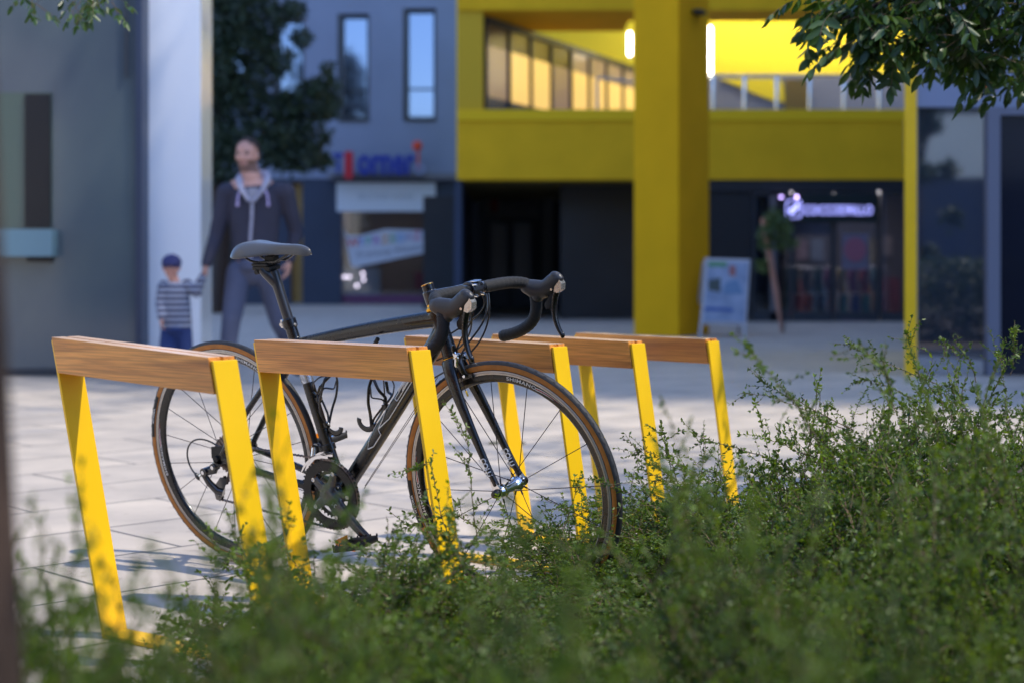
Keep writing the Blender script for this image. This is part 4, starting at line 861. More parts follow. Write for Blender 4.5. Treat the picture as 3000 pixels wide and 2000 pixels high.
for x, hw, zt_, dp in st:
    for k in range(K):
        t = PI * k / (K - 1); yy = -math.cos(t); 
        zz = zt_ - dp * abs(yy) ** 3.2 - .0035 * (math.exp(-(yy / .28) ** 2) if x < .30 else 0) - .006 * yy * yy
        V.append((x, hw * yy * (1.0 if abs(yy) < .95 else .985), zz))
    for k in range(K):
        yy = math.cos(PI * k / (K - 1)); V.append((x, hw * yy * .93, zt_ - dp * (.45 + .55 * abs(yy) ** 2) - .008))
W2_ = 2 * K
for i in range(len(st) - 1):
    for k in range(W2_): k2 = (k + 1) % W2_; Fc.append((i * W2_ + k, i * W2_ + k2, (i + 1) * W2_ + k2, (i + 1) * W2_ + k))
Fc.append(tuple(range(W2_))); Fc.append(tuple((len(st) - 1) * W2_ + k for k in range(W2_ - 1, -1, -1)))
m.add(V, Fc); so = m.build("shell", M_SAD, sad, auto=80)
sm = so.modifiers.new("s", 'SUBSURF'); sm.levels = 1; sm.render_levels = 2
m = MB()
for s in (-1, 1):
    m.sweep(bez([(.135, s * .030, .938), (.160, s * .026, .902), (.185, s * .022, .908), (.245, s * .022, .910)], 12) + bez([(.255, s * .022, .911), (.285, s * .020, .922), (.300, s * .014, .938), (.335, s * .008, .942)], 10), .0035, 10)
m.build("rails", M_BLK, sad)

# stem, headset, handlebar ------------------------------------------------
m = MB(); m.lathe([(.0, .0225), (.003, .0255), (.009, .0250), (.014, .0195), (.0195, .0185), (.0205, .016)], HT, AX, 28); m.build("headset_ring", M_GOLD, bike)
m = MB(); m.lathe([(-.0005, .0242), (.0015, .0242)], CROWN, AX, 28); m.build("crown_race", M_GOLD, bike)
m = MB(); m.lathe([(.017, .0165), (.0545, .0165)], HT, AX, 24); m.lathe([(.0545, .0158), (.070, .0158)], HT, AX, 24); m.build("steerer_spacers", M_BLK, bike)
m = MB(); m.lathe([(.0705, .0165), (.0725, .0168), (.074, .013), (.0745, .0)], HT, AX, 24); m.build("top_cap", M_GOLD, bike)
BC = np.array([.908, 0, .853]); S0 = HT + AX * .037
sm_ = MB(); sm_.lathe([(-.020, .0175), (-.018, .0195), (.016, .0195), (.018, .0175)], S0, AX, 24)
sm_.sweep(bez([S0 + FW * .005, (S0 + BC) / 2 + np.array([0, 0, .003]), BC - np.array([.012, 0, .002])], 8), [(.017, .0175), (.016, .0165), (.0155, .016), (.0155, .0155), (.0155, .0155), (.016, .016), (.018, .017), (.019, .018)], 20, up=(0, 0, 1))
sm_.lathe([(-.022, .0205), (-.020, .0225), (.020, .0225), (.022, .0205)], BC, ey, 24); sto = remeshed(sm_, "stem", [mat("stem_black", (.014, .014, .017), .25, coat=.4)], bike, .0025, 2)
m = MB(); m.box((BC[0] + .004, -.014, BC[2] + .0205), (BC[0] + .022, .014, BC[2] + .0235), 0, M=Matrix.Rotation(0, 4, 'X'), bev=.002)
for sy in (-1, 1):
    for sz in (-1, 1): m.cyl(BC + np.array([.017, sy * .015, sz * .014]), BC + np.array([.026, sy * .015, sz * .014]), .0035, 10, 0)
m.build("stem_badge", M_CHR, bike)
hb_ = empty("handlebar", tuple(BC)); hb_.parent = bike; hb_.rotation_euler = (R(-3.2), 0, 0)
hb_.rotation_euler = (R(-3.4), 0, 0)
def H(x, y, z): return np.array([x - BC[0], y, z - BC[2]])
m = MB(); m.sweep([H(.908, -.055, .853), H(.908, .055, .853)], .0145, 20); m.build("bar_centre", M_BLK, hb_)
for s in (-1, 1):
    path = [H(.908, s * .045, .853), H(.907, s * .09, .853), H(.908, s * .135, .853), H(.914, s * .168, .852), H(.928, s * .189, .8495), H(.944, s * .199, .845), H(.957, s * .2035, .834), H(.9635, s * .206, .818), H(.966, s * .208, .798), H(.9645, s * .210, .776), H(.956, s * .212, .754), H(.941, s * .214, .736), H(.920, s * .2155, .722), H(.896, s * .217, .711), H(.868, s * .218, .7025), H(.846, s * .219, .698)]
    pp_ = np.array(path); # densify
    tt = np.arange(len(pp_)); ti = np.linspace(0, len(pp_) - 1, 90); dense = np.stack([np.interp(ti, tt, pp_[:, k]) for k in range(3)], 1)
    for _ in range(4): dense[1:-1] = (dense[:-2] + dense[1:-1] * 2 + dense[2:]) / 4
    rad = [.0158 + .0006 * math.sin(i * 2.1) for i in range(90)]; rad[0] = .0145; rad[-1] = .0150
    m = MB(); m.sweep(dense, rad, 20, 0); m.cyl(dense[-1], dense[-1] + (dense[-1] - dense[-3]) / np.linalg.norm(dense[-1] - dense[-3]) * .004, .0145, 18, 1)
    m.build("bar_tape", [M_TAPE, M_BLK], hb_)
    # brake and shift hood
    hm = MB(); y0 = s * .203
    hp = [((.930, .838), .015, .016), ((.944, .837), .019, .021), ((.962, .832), .0195, .0255), ((.980, .830), .0185, .0265), ((.998, .833), .0175, .024), ((1.012, .842), .0165, .0235), ((1.024, .853), .0155, .0225), ((1.036, .860), .0145, .0195), ((1.046, .860), .0125, .0155), ((1.053, .857), .008, .009)]
    hm.sweep([H(x, y0, z) for (x, z), _, _ in hp], [(b_, a_) for _, b_, a_ in hp], 20, 0, up=(0, 0, 1))
    hm.ell(H(1.031, y0, .868), (.017, .0135, .0135), 16, 10); hm.ell(H(.975, y0, .812), (.016, .016, .016), 16, 10)
    ho = remeshed(hm, "brake_hood", [M_HOOD], hb_, .0022, 5)
    m = MB(); m.extr([(1.036, .846), (1.050, .860), (1.0565, .850), (1.0550, .834), (1.042, .8245), (1.032, .828)], lambda u, v, d: tuple(H(u, y0 + d, v)), -.0105, .0105); 
    m.build("hood_cap", M_SILV, ho)
    # brake lever
    m = MB(); lp = bez([H(1.038, y0, .838), H(1.022, y0, .800), H(1.020, y0, .765), H(1.030, y0, .735), H(1.046, y0 + s * .004, .712)], 16)
    m.sweep(lp, [(.0105 - .0035 * t, .0085 - .003 * t) for t in np.linspace(0, 1, 16)], 14, 0, up=(1, 0, 0)); m.ell(lp[-1], (.0065, .006, .009), 12, 8)
    m.build("brake_lever", M_BLK, ho)
    m = MB(); lp = bez([H(1.030, y0, .834), H(1.012, y0 - s * .004, .806), H(1.008, y0 - s * .006, .78)], 8); m.sweep(lp, [(.004, .009)] * 5 + [(.004, .013), (.0035, .012), (.003, .005)], 12, 0, up=(1, 0, 0)); m.build("shift_paddle", M_BLKM, ho)
    m = MB(); m.cyl(H(1.026, y0 - .014, .834), H(1.026, y0 + .014, .834), .0035, 10); m.build("pivot_pin", M_CHR, ho)

# brakes ------------------------------------------------------------------
def caliper(name, c, fwd, ax_):
    """c: pivot bolt point, arms hang to the rim"""
    root = empty(name, (0, 0, 0)); root.parent = bike; c = np.array(c); up = np.array(ax_); f_ = np.array(fwd)
    m = MB(); m.cyl(c - f_ * .01, c + f_ * .030, .008, 16, 1)
    for s in (-1, 1):
        p_ = [c + f_ * .014 + up * .002, c + f_ * .017 + up * .014 + ey * s * .016, c + f_ * .018 + up * .000 + ey * s * .030, c + f_ * .018 - up * .030 + ey * s * .0275, c + f_ * .018 - up * .046 + ey * s * .018]
        m.sweep(bez(p_, 12), [(.0095, .0075)] * 12, 12, 0); pd = c + f_ * .018 - up * .047 + ey * s * .0155
        m.box(tuple(pd - np.array([.022, .0035, .006])), tuple(pd + np.array([.022, .0035, .006])), 0, bev=.002); m.cyl(pd, pd + ey * s * .012, .0045, 10, 1)
    m.cyl(c + f_ * .016 - ey * .030 + up * .004, c + f_ * .016 - ey * .030 + up * .024, .006, 12, 1); m.cyl(c + f_ * .022 - ey * .038 + up * .010, c + f_ * .022 - ey * .020 + up * .010, .005, 10, 1)
    m.build("caliper_arms", [M_BLK, M_CHR], root); return root
caliper("front_brake", CROWN - AX * .008 + FW * .022, FW, AX)
caliper("rear_brake", tt0 + np.array([-.052, 0, -.052]), np.array([-.80, 0, .6]), np.array([.25, 0, .97]) * .9)
# cables ------------------------------------------------------------------
M_CAB = mat("cable_housing", (.012, .012, .014), .3, coat=.4)
m = MB()
def cab(pts, r=.0024, mi=0, n=22): m.sweep(bez(pts, n), r, 8, mi)
cab([(.925, -.035, .835), (.94, -.02, .76), (.87, -.03, .74), (.855, -.028, .70), (.862, -.030, .655)])
cab([(.925, .035, .835), (.95, .02, .76), (.90, -.01, .73), (.87, -.02, .70), (.868, -.028, .662)], .0026)
cab([(.925, -.045, .835), (.935, -.03, .75), (.87, .02, .70), (.80, .03, .67), (.765, .012, .655)])
cab([(.925, .045, .835), (.945, .03, .74), (.89, .035, .67), (.82, -.03, .64), (.775, -.018, .615)])
cab([(.90, .05, .83), (.93, .06, .78), (.86, .03, .76), (.80, .02, .72), (.75, .0, .69)])
m.build("brake_and_gear_cables", [M_CAB, M_CHR], bike)
m = MB(); m.sweep(bez([(.862, -.030, .655), (.872, -.031, .62), (.888, -.031, .585)], 6), .0011, 6, 0); m.cyl((.886, -.031, .592), (.891, -.031, .578), .0024, 8, 1)
m.sweep([(.775, -.018, .612), (.50, -.010, .290)], .0009, 6, 0); m.sweep([(.765, .012, .61), (.48, .010, .275)], .0009, 6, 0)
m.sweep([(.38, -.012, .236), (.05, -.048, .305)], .0009, 6, 0)
m.build("bare_cable", [M_SPK, mat("yellow_crimp", (.8, .5, .02), .4)], bike)
m = MB(); m.lathe([(-.012, .004), (-.008, .0065), (.012, .0065), (.018, .004)], (.862, -.030, .665), (.15, 0, 1), 14); m.lathe([(-.01, .003), (0, .007), (.012, .004)], (.858, -.034, .70), (.1, 0, 1), 12, 1); m.build("cable_adjuster", [M_CHR, M_BLK], bike)
for x, z in ((.772, .622), (.60, .712)): mm = MB(); mm.cyl((x, -.022, z), (x - .02, -.020, z - .024), .006, 10); mm.build("cable_stop", M_BLKM, bike)

# crankset ----------------------------------------------------------------
cr = empty("crankset", (0, 0, 0)); cr.parent = bike
cy_ = -.047
def pol(c, r_, a_): return (c[0] + r_ * math.cos(a_), c[2] + r_ * math.sin(a_))
def gear(c, r_, teeth, y, th_, rin, mb, mi=0, tooth=.0055):
    out = []; inn = []
    for i in range(teeth):
        for k, rr_ in ((0, r_ - tooth), (.22, r_ - tooth), (.42, r_), (.60, r_), (.80, r_ - tooth)):
            a_ = 2 * PI * (i + k) / teeth; out.append(pol(c, rr_, a_)); inn.append(pol(c, rin, a_))
    mb.ringstrip(out, inn, lambda u, v, d: (u, y + d, v), -th_ / 2, th_ / 2, mi)
m = MB(); gear(BB, .1030, 50, cy_, .0040, .0720, m); big = m.build("outer_chainring", mat("chainring_black", (.018, .018, .019), .32, metal=.5, rvar=.1, vscale=50), cr)
m = MB(); V = ring = [pol(BB, .0935, R(i * 5)) for i in range(72)]; m.ringstrip(V, [pol(BB, .0690, R(i * 5)) for i in range(72)], lambda u, v, d: (u, cy_ - .0035 + d, v), -.0012, .0012); m.build("ring_face", MATS["chainring_black"], big)
m = MB(); gear(BB, .0715, 34, cy_ + .010, .0035, .0560, m); m.build("inner_chainring", mat("chainring_grey", (.07, .07, .07), .4, metal=.7), cr)
m = MB()
CA = R(-36)
m.ell((BB[0], cy_ - .006, BB[2]), (.034, .011, .034), 28, 12)
for i in range(5):
    a_ = CA + PI / 5 + 2 * PI * i / 5 + (0)
    d_ = np.array([math.cos(a_), 0, math.sin(a_)]); m.sweep([BB + ey * (cy_ - .005) + d_ * .018, BB + ey * (cy_ - .004) + d_ * .045, BB + ey * (cy_ - .002) + d_ * .066], [(.018, .008), (.014, .0065), (.0125, .005)], 14, 0, up=(0, 1, 0))
cd = np.array([math.cos(CA), 0, math.sin(CA)])
m.sweep([BB + ey * (cy_ - .008) - cd * .012, BB + ey * (cy_ - .012) + cd * .035, BB + ey * (cy_ - .018) + cd * .09, BB + ey * (cy_ - .024) + cd * .14, BB + ey * (cy_ - .027) + cd * .172, BB + ey * (cy_ - .027) + cd * .186], [(.026, .010), (.024, .011), (.018, .0095), (.0155, .008), (.0165, .0075), (.010, .006)], 20, 0, up=(0, 1, 0))
remeshed(m, "crank_arm", [mat("crank_black", (.014, .015, .020), .22, coat=.4)], cr, .0022, 4)
m = MB()
for i in range(5):
    a_ = CA + PI / 5 + 2 * PI * i / 5; x, z = pol(BB, .0655, a_); m.lathe([(0, .0060), (.0035, .0060), (.004, .0045), (.002, .0035), (.002, 0)], (x, cy_ - .006, z), (0, -1, 0), 16)
m.build("chainring_bolts", M_SILV, cr)
V, Fc = text_mesh("105", 1, 0, 1, .03); V = V * (.013 / (V[:, 1].max() - V[:, 1].min())); sx_ = np.array([cd[2], 0, -cd[0]])
W_ = [BB + ey * (cy_ - .0232) + cd * (.040 + x * 1.2) + np.array([-cd[2], 0, cd[0]]) * (y + .0) for x, y, _ in V]
m = MB(); m.add(W_, Fc, 0, False); m.build("crank_number", M_LETW, cr, fix=False)
# far side arm
m = MB(); m.sweep([BB + ey * .045 + cd * .01, BB + ey * .055 - cd * .09, BB + ey * .062 - cd * .172, BB + ey * .062 - cd * .186], [(.020, .009), (.016, .008), (.015, .0075), (.009, .006)], 16, 0, up=(0, 1, 0)); m.build("crank_arm", MATS["crank_black"], cr)
def pedal(c, s):
    p_ = empty("pedal", (0, 0, 0)); p_.parent = bike; c = np.array(c)
    m = MB(); o_ = c + ey * s * .045
    a_, b_ = np.array([.046, 0, .010]), np.array([0, .038, 0])
    for q in (-1, 1):
        m.sweep([o_ + a_ * q - b_, o_ + a_ * q + b_], [(.0035, .009)] * 2, 8, 0, up=(0, 0, 1)); m.sweep([o_ - a_ + b_ * q, o_ + a_ + b_ * q], [(.0035, .009)] * 2, 8, 0, up=(0, 0, 1))
        for k in range(5): t = -1 + k * .5; m.lathe([(0, .003), (.006, .002)], o_ + a_ * t + b_ * q + np.array([0, 0, .008]), (0, 0, 1), 6, 0)
    m.cyl(c, o_ + b_, .007, 12, 1); m.build("cage", [M_BLKM, M_CHR], p_)
    m = MB(); m.box(tuple(o_ + np.array([-.030, -.034 - .0045, -.006])), tuple(o_ + np.array([.030, -.0345, .008])), bev=.002); m.box(tuple(o_ + np.array([-.049, -.025, -.004])), tuple(o_ + np.array([-.0465, .025, .012])), bev=.001); m.build("reflector", M_AMBER, p_)
pedal(BB - cd * .1725 + ey * .066, 1); pedal(BB + cd * .1725 - ey * .078, -1)

# chain, cassette, derailleurs ----------------------------------------------
dr = empty("drivetrain", (0, 0, 0)); dr.parent = bike
m = MB()
for i, (t_, y) in enumerate([(12, -.050), (13, -.0465), (14, -.043), (15, -.0395), (17, -.036), (19, -.0325), (21, -.029), (23, -.0255), (25, -.022), (28, -.0185)]):
    gear(RH, .00204 * t_ * 1.0 + .002, t_, y, .0018, .018, m, 0, .004)
m.build("cassette", M_CHAIN, dr)
JU = np.array([-.004, -.040, .262]); JL = np.array([-.030, -.040, .212])
cg_r = .0365; pts = []
def tang(c0, r0, c1, r1, side):
    d = np.array([c1[0] - c0[0], c1[2] - c0[2]]); L_ = np.linalg.norm(d); d /= L_; n_ = np.array([-d[1], d[0]]) * side; k = (r0 - r1) / L_; n2 = n_ * math.sqrt(1 - k * k) + d * k
    return (c0[0] + n2[0] * r0, c0[2] + n2[1] * r0), (c1[0] + n2[0] * r1, c1[2] + n2[1] * r1)
a_, b_ = tang(RH, cg_r, BB, .099, 1)
c0, c1 = tang(BB, .099, JL, .011, 1)    # lower run back (from ring bottom to jockey)
chain_pts = []
def addline(p, q, y0, y1, n=50):
    for t in np.linspace(0, 1, n): chain_pts.append((p[0] + (q[0] - p[0]) * t, y0 + (y1 - y0) * t, p[1] + (q[1] - p[1]) * t))
def addarc(c, r_, p, q, y, cw):
    a0 = math.atan2(p[1] - c[2], p[0] - c[0]); a1 = math.atan2(q[1] - c[2], q[0] - c[0])
    if cw and a1 > a0: a1 -= 2 * PI
    if not cw and a1 < a0: a1 += 2 * PI
    for t in np.linspace(a0, a1, 30): chain_pts.append((c[0] + r_ * math.cos(t), y, c[2] + r_ * math.sin(t)))
addline(a_, b_, -.036, cy_); addarc(BB, .099, b_, c0, cy_, True); addline(c0, c1, cy_, -.040)
addarc(JL, .011, c1, (JL[0] + .011, JL[2] + .002), -.040, True); addline((JL[0] + .011, JL[2] + .002), (JU[0] - .011, JU[2]), -.040, -.040, 10); addarc(JU, .011, (JU[0] - .011, JU[2]), (JU[0] + .010, JU[2] + .006), -.040, False)
addline((JU[0] + .010, JU[2] + .006), (RH[0] + cg_r * .55, RH[2] - cg_r * .83), -.040, -.036, 8); addarc(RH, cg_r, (RH[0] + cg_r * .55, RH[2] - cg_r * .83), a_, -.036, True) if False else None
cp = np.array(chain_pts); seg_ = np.r_[0, np.cumsum(np.linalg.norm(np.diff(cp, axis=0), axis=1))]; tot = seg_[-1]; nL = int(tot / .0127)
m = MB()
for i in range(nL):
    s0, s1 = i * .0127, (i + 1) * .0127; p_ = np.array([np.interp(s0, seg_, cp[:, k]) for k in range(3)]); q_ = np.array([np.interp(s1, seg_, cp[:, k]) for k in range(3)])
    w_ = .0030 if i % 2 else .0022
    for s in (-1, 1): m.sweep([p_ + ey * s * w_, (p_ + q_) / 2 + ey * s * w_, q_ + ey * s * w_], [(.0006, .0043), (.0006, .0030), (.0006, .0043)], 6, 0, up=(0, 1, 0), prof=[(1, 1), (-1, 1), (-1, -1), (1, -1)])
    m.lathe([(-.0035, .0030), (.0035, .0030)], p_, ey, 8)
m.build("chain", M_CHAIN, dr)
# rear derailleur
m = MB()
m.cyl((-.006, -.064, .312), (-.006, -.085, .312), .0115, 18, 0); m.cyl((-.006, -.085, .312), (-.006, -.088, .312), .006, 12, 1)
m.sweep([(.0, -.070, .325), (-.012, -.075, .300), (-.030, -.082, .296)], [(.010, .012), (.010, .012), (.008, .010)], 14, 0)
m.cyl((-.036, -.096, .297), (-.036, -.066, .297), .0125, 18, 0); m.cyl((-.036, -.0985, .297), (-.036, -.095, .297), .006, 12, 1)
m.sweep([(-.040, -.088, .288), (-.030, -.080, .262), (-.012, -.070, .238), (.006, -.062, .232)], [(.010, .008), (.012, .010), (.014, .011), (.012, .012)], 16, 0)
m.sweep([(-.050, -.086, .290), (-.060, -.086, .282)], .004, 8, 1)
m.build("rear_derailleur_body", [mat("derailleur_black", (.010, .010, .011), .16, coat=.6), M_CHR], dr)
m = MB(); m.extr([(JU[0] - .012, JU[2] + .010), (JU[0] + .014, JU[2] + .006), (JL[0] + .016, JL[2] + .006), (JL[0] + .004, JL[2] - .014), (JL[0] - .012, JL[2] - .010), (JL[0] - .020, JL[2] + .016), (JL[0] - .014, JL[2] + .030)], lambda u, v, d: (u, -.047 + d, v), -.001, .001)
m.cyl((JL[0], -.050, JL[2]), (JL[0], -.045, JL[2]), .004, 10); m.build("jockey_cage", mat("cage_grey", (.16, .155, .15), .35, metal=.6), dr)
m = MB(); gear(JU, .0135, 11, -.040, .004, .003, m, 0, .003); gear(JL, .0135, 11, -.040, .004, .003, m, 0, .003); m.build("jockey_wheels", M_BLKM, dr)
m = MB(); m.sweep(bez([(.05, -.058, .335), (-.04, -.062, .42), (-.155, -.065, .405), (-.13, -.075, .31), (-.082, -.082, .285)], 26), .0026, 8); m.lathe([(0, .003), (.006, .006), (.016, .006), (.024, .003)], (-.082, -.082, .288), (.55, 0, -.83), 12); m.sweep([(-.068, -.082, .268), (-.036, -.082, .245)], .0008, 5); m.build("gear_cable_loop", M_CAB, dr)
m = MB(); m.extr([(-.02, .045), (.028, .052), (.036, .020), (.0, .005), (-.022, .012)], lambda u, v, d: (RH[0] + u, -.066 + d, RH[2] + v - .012), -.003, .003); m.cyl((0, -.070, .335), (0, -.078, .335), .009, 16); m.build("dropout_hanger", M_BLKM, dr)
# front derailleur
m = MB(); q = BB + SD * .125; m.lathe([(-.010, .0195), (-.008, .0215), (.008, .0215), (.010, .0195)], q, SD, 24, 0)
m.cyl(q + np.array([-.022, -.018, .004]), q + np.array([-.034, -.028, .010]), .008, 14, 0); m.sweep([q + np.array([-.030, -.026, .006]), q + np.array([-.028, -.036, -.020])], [(.006, .007)] * 2, 12, 1)
for y, hh_ in ((-.0585, .010), (-.038, .016)):
    lo = [pol(BB, .1065, R(a)) for a in (84, 96, 108, 120, 132, 146)]; hi = [pol(BB, .1065 + h_ * hh_ / .016, R(a)) for a, h_ in ((150, .005), (134, .011), (120, .013), (108, .014), (96, .014), (84, .011))]
    m.extr(lo + hi, lambda u, v, d: (u, y + d, v), -.0007, .0007, 1)
m.box((BB[0] - .012, -.0585, BB[2] + .1185), (BB[0] + .004, -.038, BB[2] + .1200), 1); m.build("front_derailleur", [M_BLK, M_CHR], dr)
# bottle cages: open carbon loops
def cage(name, org, ax_, out):
    """org on the tube, ax_ up along it, out = direction away from the tube in the bike plane"""
    root = empty(name, (0, 0, 0)); root.parent = bike; org, ax_, out = map(np.array, (org, ax_, out)); rb = .037; c = org + out * (rb + .006)
    def cp_(a, h): return c + ax_ * h + (-out * math.cos(a) + ey * math.sin(a)) * rb
    m = MB()
    def loop(pts, rx=.0042, ry=.0021): 
        pts = np.array([cp_(R(a), h) for a, h in pts]); ti = np.linspace(0, len(pts) - 1, 36); d = np.stack([np.interp(ti, np.arange(len(pts)), pts[:, k]) for k in range(3)], 1)
        for _ in range(5): d[1:-1] = (d[:-2] + d[1:-1] * 2 + d[2:]) / 4
        m.sweep(d, (rx, ry) if False else [(rx, ry)] * 36, 8, 0)
    for s in (-1, 1):
        loop([(s * 8, -.020), (s * 45, .020), (s * 80, .050), (s * 118, .085), (s * 140, .108), (s * 170, .112)])
        loop([(s * 170, .112), (s * 120, .116), (s * 70, .104), (s * 25, .090), (s * 5, .070)])
        loop([(s * 5, .070), (s * 40, .082), (s * 80, .070), (s * 112, .092)])
        loop([(s * 8, -.020), (s * 20, .010), (s * 12, .050), (s * 5, .070)])
    loop([(-170, .112), (-180, .118), (-190, .112)], .006, .0025)
    m.sweep(bez([org + ax_ * -.025 + out * .004, org + ax_ * -.045 + out * .006, org + ax_ * -.058 + out * .030, org + ax_ * -.048 + out * .050, org + ax_ * -.036 + out * .052], 12), [(.008, .002)] * 12, 8, 0, up=tuple(ey))
    for h in (-.018, .055): m.box(tuple(org + ax_ * h + out * .003 - .008), tuple(org + ax_ * h + out * .003 + .008), 0, bev=.003); m.cyl(org + ax_ * h + out * .002, org + ax_ * h + out * .013, .0042, 10, 1)
    m.build("cage_loops", [M_BLK, M_SILV], root, fix=False); return root
so_ = np.array([math.sin(sta), 0, math.cos(sta)]); cage("bottle_cage", BB + SD * .205 + so_ * .0165, SD, so_)
do_ = np.array([-dax[2], 0, dax[0]]); do_ = do_ if do_[2] > 0 else -do_
cage("bottle_cage", dt0 + dax * .255 + do_ * .023, dax, do_)
m = MB(); q = BB + SD * .345; m.lathe([(-.03, .0176), (.04, .0176)], q, SD, 24); m.build("chrome_sticker", mat("silver_sticker", (.5, .55, .65), .25, metal=.8, var=.5, vscale=120), bike)
bpy.context.view_layer.update()
# ---------------------------------------------------------------- foliage
def leaf_cloud(pos, nrm_dir, size, rng, aspect=.5, six=True, fold=.25):
    """pos (n,3), nrm_dir (n,3) leaf long axis, size (n,) -> verts, faces (numpy)"""
    n = len(pos); a = nrm_dir / (np.linalg.norm(nrm_dir, axis=1, keepdims=True) + 1e-9)
    r = rng.normal(size=(n, 3)); b = np.cross(a, r); b /= np.linalg.norm(b, axis=1, keepdims=True) + 1e-9; c = np.cross(a, b)
    L = size[:, None]; W = L * aspect * .5
    if six:
        vs = [pos, pos + a * L * .28 + b * W * .85 + c * W * fold, pos + a * L * .68 + b * W * .8 + c * W * fold, pos + a * L, pos + a * L * .68 - b * W * .8 + c * W * fold, pos + a * L * .28 - b * W * .85 + c * W * fold]
        V = np.stack(vs, 1).reshape(-1, 3); base = np.arange(n)[:, None] * 6
        Fq = np.concatenate([base + np.array([0, 1, 2, 3]), base + np.array([0, 3, 4, 5])], 0)
    else:
        vs = [pos, pos + a * L * .45 + b * W, pos + a * L, pos + a * L * .45 - b * W]; V = np.stack(vs, 1).reshape(-1, 3); Fq = np.arange(n)[:, None] * 4 + np.arange(4)
    return V, Fq
def raw_mesh(name, parts, mats):
    """parts: list of (V, F(n,k), mat index)"""
    me = bpy.data.meshes.new(name); Vs = []; off = 0; loops = []; starts = []; tot = []; mi = []; ls = 0
    for V, Fq, m_ in parts:
        Vs.append(V); F2_ = (Fq + off).astype(np.int32); k = F2_.shape[1]; nf = len(F2_); loops.append(F2_.reshape(-1)); starts.append(ls + np.arange(nf) * k); ls += nf * k; mi.append(np.full(nf, m_)); off += len(V)
    Vs = np.concatenate(Vs); loops = np.concatenate(loops); starts = np.concatenate(starts); mi = np.concatenate(mi)
    me.vertices.add(len(Vs)); me.vertices.foreach_set("co", Vs.astype(np.float32).reshape(-1)); me.loops.add(len(loops)); me.loops.foreach_set("vertex_index", loops)
    me.polygons.add(len(starts)); me.polygons.foreach_set("loop_start", starts.astype(np.int32)); 
    me.polygons.foreach_set("material_index", mi.astype(np.int32))
    for m_ in mats: me.materials.append(m_)
    me.update(calc_edges=True); me.validate(); return me
def sticks(segs, rad, k=4):
    """segs (n,2,3) -> prism tubes"""
    a = segs[:, 0]; b = segs[:, 1]; d = b - a; d /= np.linalg.norm(d, axis=1, keepdims=True) + 1e-9
    u = np.cross(d, np.array([.3, .5, .8])); u /= np.linalg.norm(u, axis=1, keepdims=True) + 1e-9; w_ = np.cross(d, u); V = []
    for e, sc_ in ((a, 1.0), (b, .8)):
        for i in range(k): t = 2 * PI * i / k; V.append(e + (u * math.cos(t) + w_ * math.sin(t)) * (rad * sc_)[:, None])
    V = np.stack(V, 1).reshape(-1, 3); base = np.arange(len(a))[:, None] * 2 * k; Fq = []
    for i in range(k): j = (i + 1) % k; Fq.append(base + np.array([i, j, k + j, k + i]))
    return V, np.concatenate(Fq, 0)
def shrub_parts(seed, height=.5, spread=.45, nstem=26, leaf=.0118, dens=1.0):
    """cotoneaster-like shrub: arching stems, side twigs, tiny leaves, a few long shoots"""
    rng = np.random.default_rng(seed); segs = []; rads = []; lp = []; ld = []; lsz = []
    def grow(p, d, L, r, lev):
        n = max(4, int(L / .022)); pts = [p.copy()]
        for i in range(n):
            d = d + rng.normal(size=3) * .14 + np.array([0, 0, -.20 * (i / n) * (lev == 0)]); d /= np.linalg.norm(d)
            q = pts[-1] + d * L / n; q[2] = max(q[2], .02); segs.append((pts[-1], q)); rads.append(r * (1 - .7 * i / n)); pts.append(q)
            if lev < 2 and i > 1 and rng.random() < (.80 if lev == 0 else .42) * dens:
                dd = d + rng.normal(size=3) * np.array([.9, .9, .32]) + np.array([0, 0, .05]); dd /= np.linalg.norm(dd); grow(q.copy(), dd, L * rng.uniform(.22, .48), r * .6, lev + 1)
            k = (0 if (lev == 0 and i < n * .25) else 4)
            for _ in range(k):
                f_ = rng.random(); lp.append(pts[-2] * (1 - f_) + q * f_); v = d * .7 + rng.normal(size=3) * .7 + np.array([0, 0, .2]); ld.append(v); lsz.append(leaf * rng.uniform(.5, 1.3))
    for s in range(nstem):
        az = rng.uniform(0, 2 * PI); tilt = rng.uniform(.25, 1.2); d = np.array([math.cos(az) * math.sin(tilt), math.sin(az) * math.sin(tilt), math.cos(tilt)])
        L = height * rng.uniform(.75, 1.15) / max(.55, math.cos(tilt * .7)); L = min(L, height + spread * .5)
        if rng.random() < .07: L *= 1.2
        p = np.array([math.cos(az), math.sin(az), 0]) * spread * .45 * rng.random(); p[2] = 0.0
        grow(p, d, L, .0028, 0)
    segs = np.array(segs); rads = np.array(rads); lp = np.array(lp); ld = np.array(ld); lsz = np.array(lsz)
    return segs, rads, lp, ld, lsz
VHT = []
def shrub_mesh(seed, six=True, **kw):
    segs, rads, lp, ld, lsz = shrub_parts(seed, **kw); rng = np.random.default_rng(seed + 99)
    r95 = np.percentile(np.hypot(lp[:, 0], lp[:, 1]), 90); k_ = .34 / r95
    for A_ in (lp, segs): A_[..., 0] *= k_; A_[..., 1] *= k_
    VHT.append(float(lp[:, 2].max())); print("shrub", seed, len(lp), "leaves", VHT[-1]); V1, F1 = sticks(segs, np.maximum(rads, .0007), 3); V2, F2_ = leaf_cloud(lp, ld, lsz, rng, .52, six); return raw_mesh("shrub_foliage_%d" % seed, [(V2, F2_, 0)], [M_LEAF]), raw_mesh("shrub_stems_%d" % seed, [(V1, F1, 0)], [M_TWIG])
VAR = [shrub_mesh(3, height=.46, spread=.5, nstem=34), shrub_mesh(14, height=.50, spread=.42, nstem=28), shrub_mesh(25, height=.40, spread=.55, nstem=30), shrub_mesh(36, height=.52, spread=.45, nstem=26)]
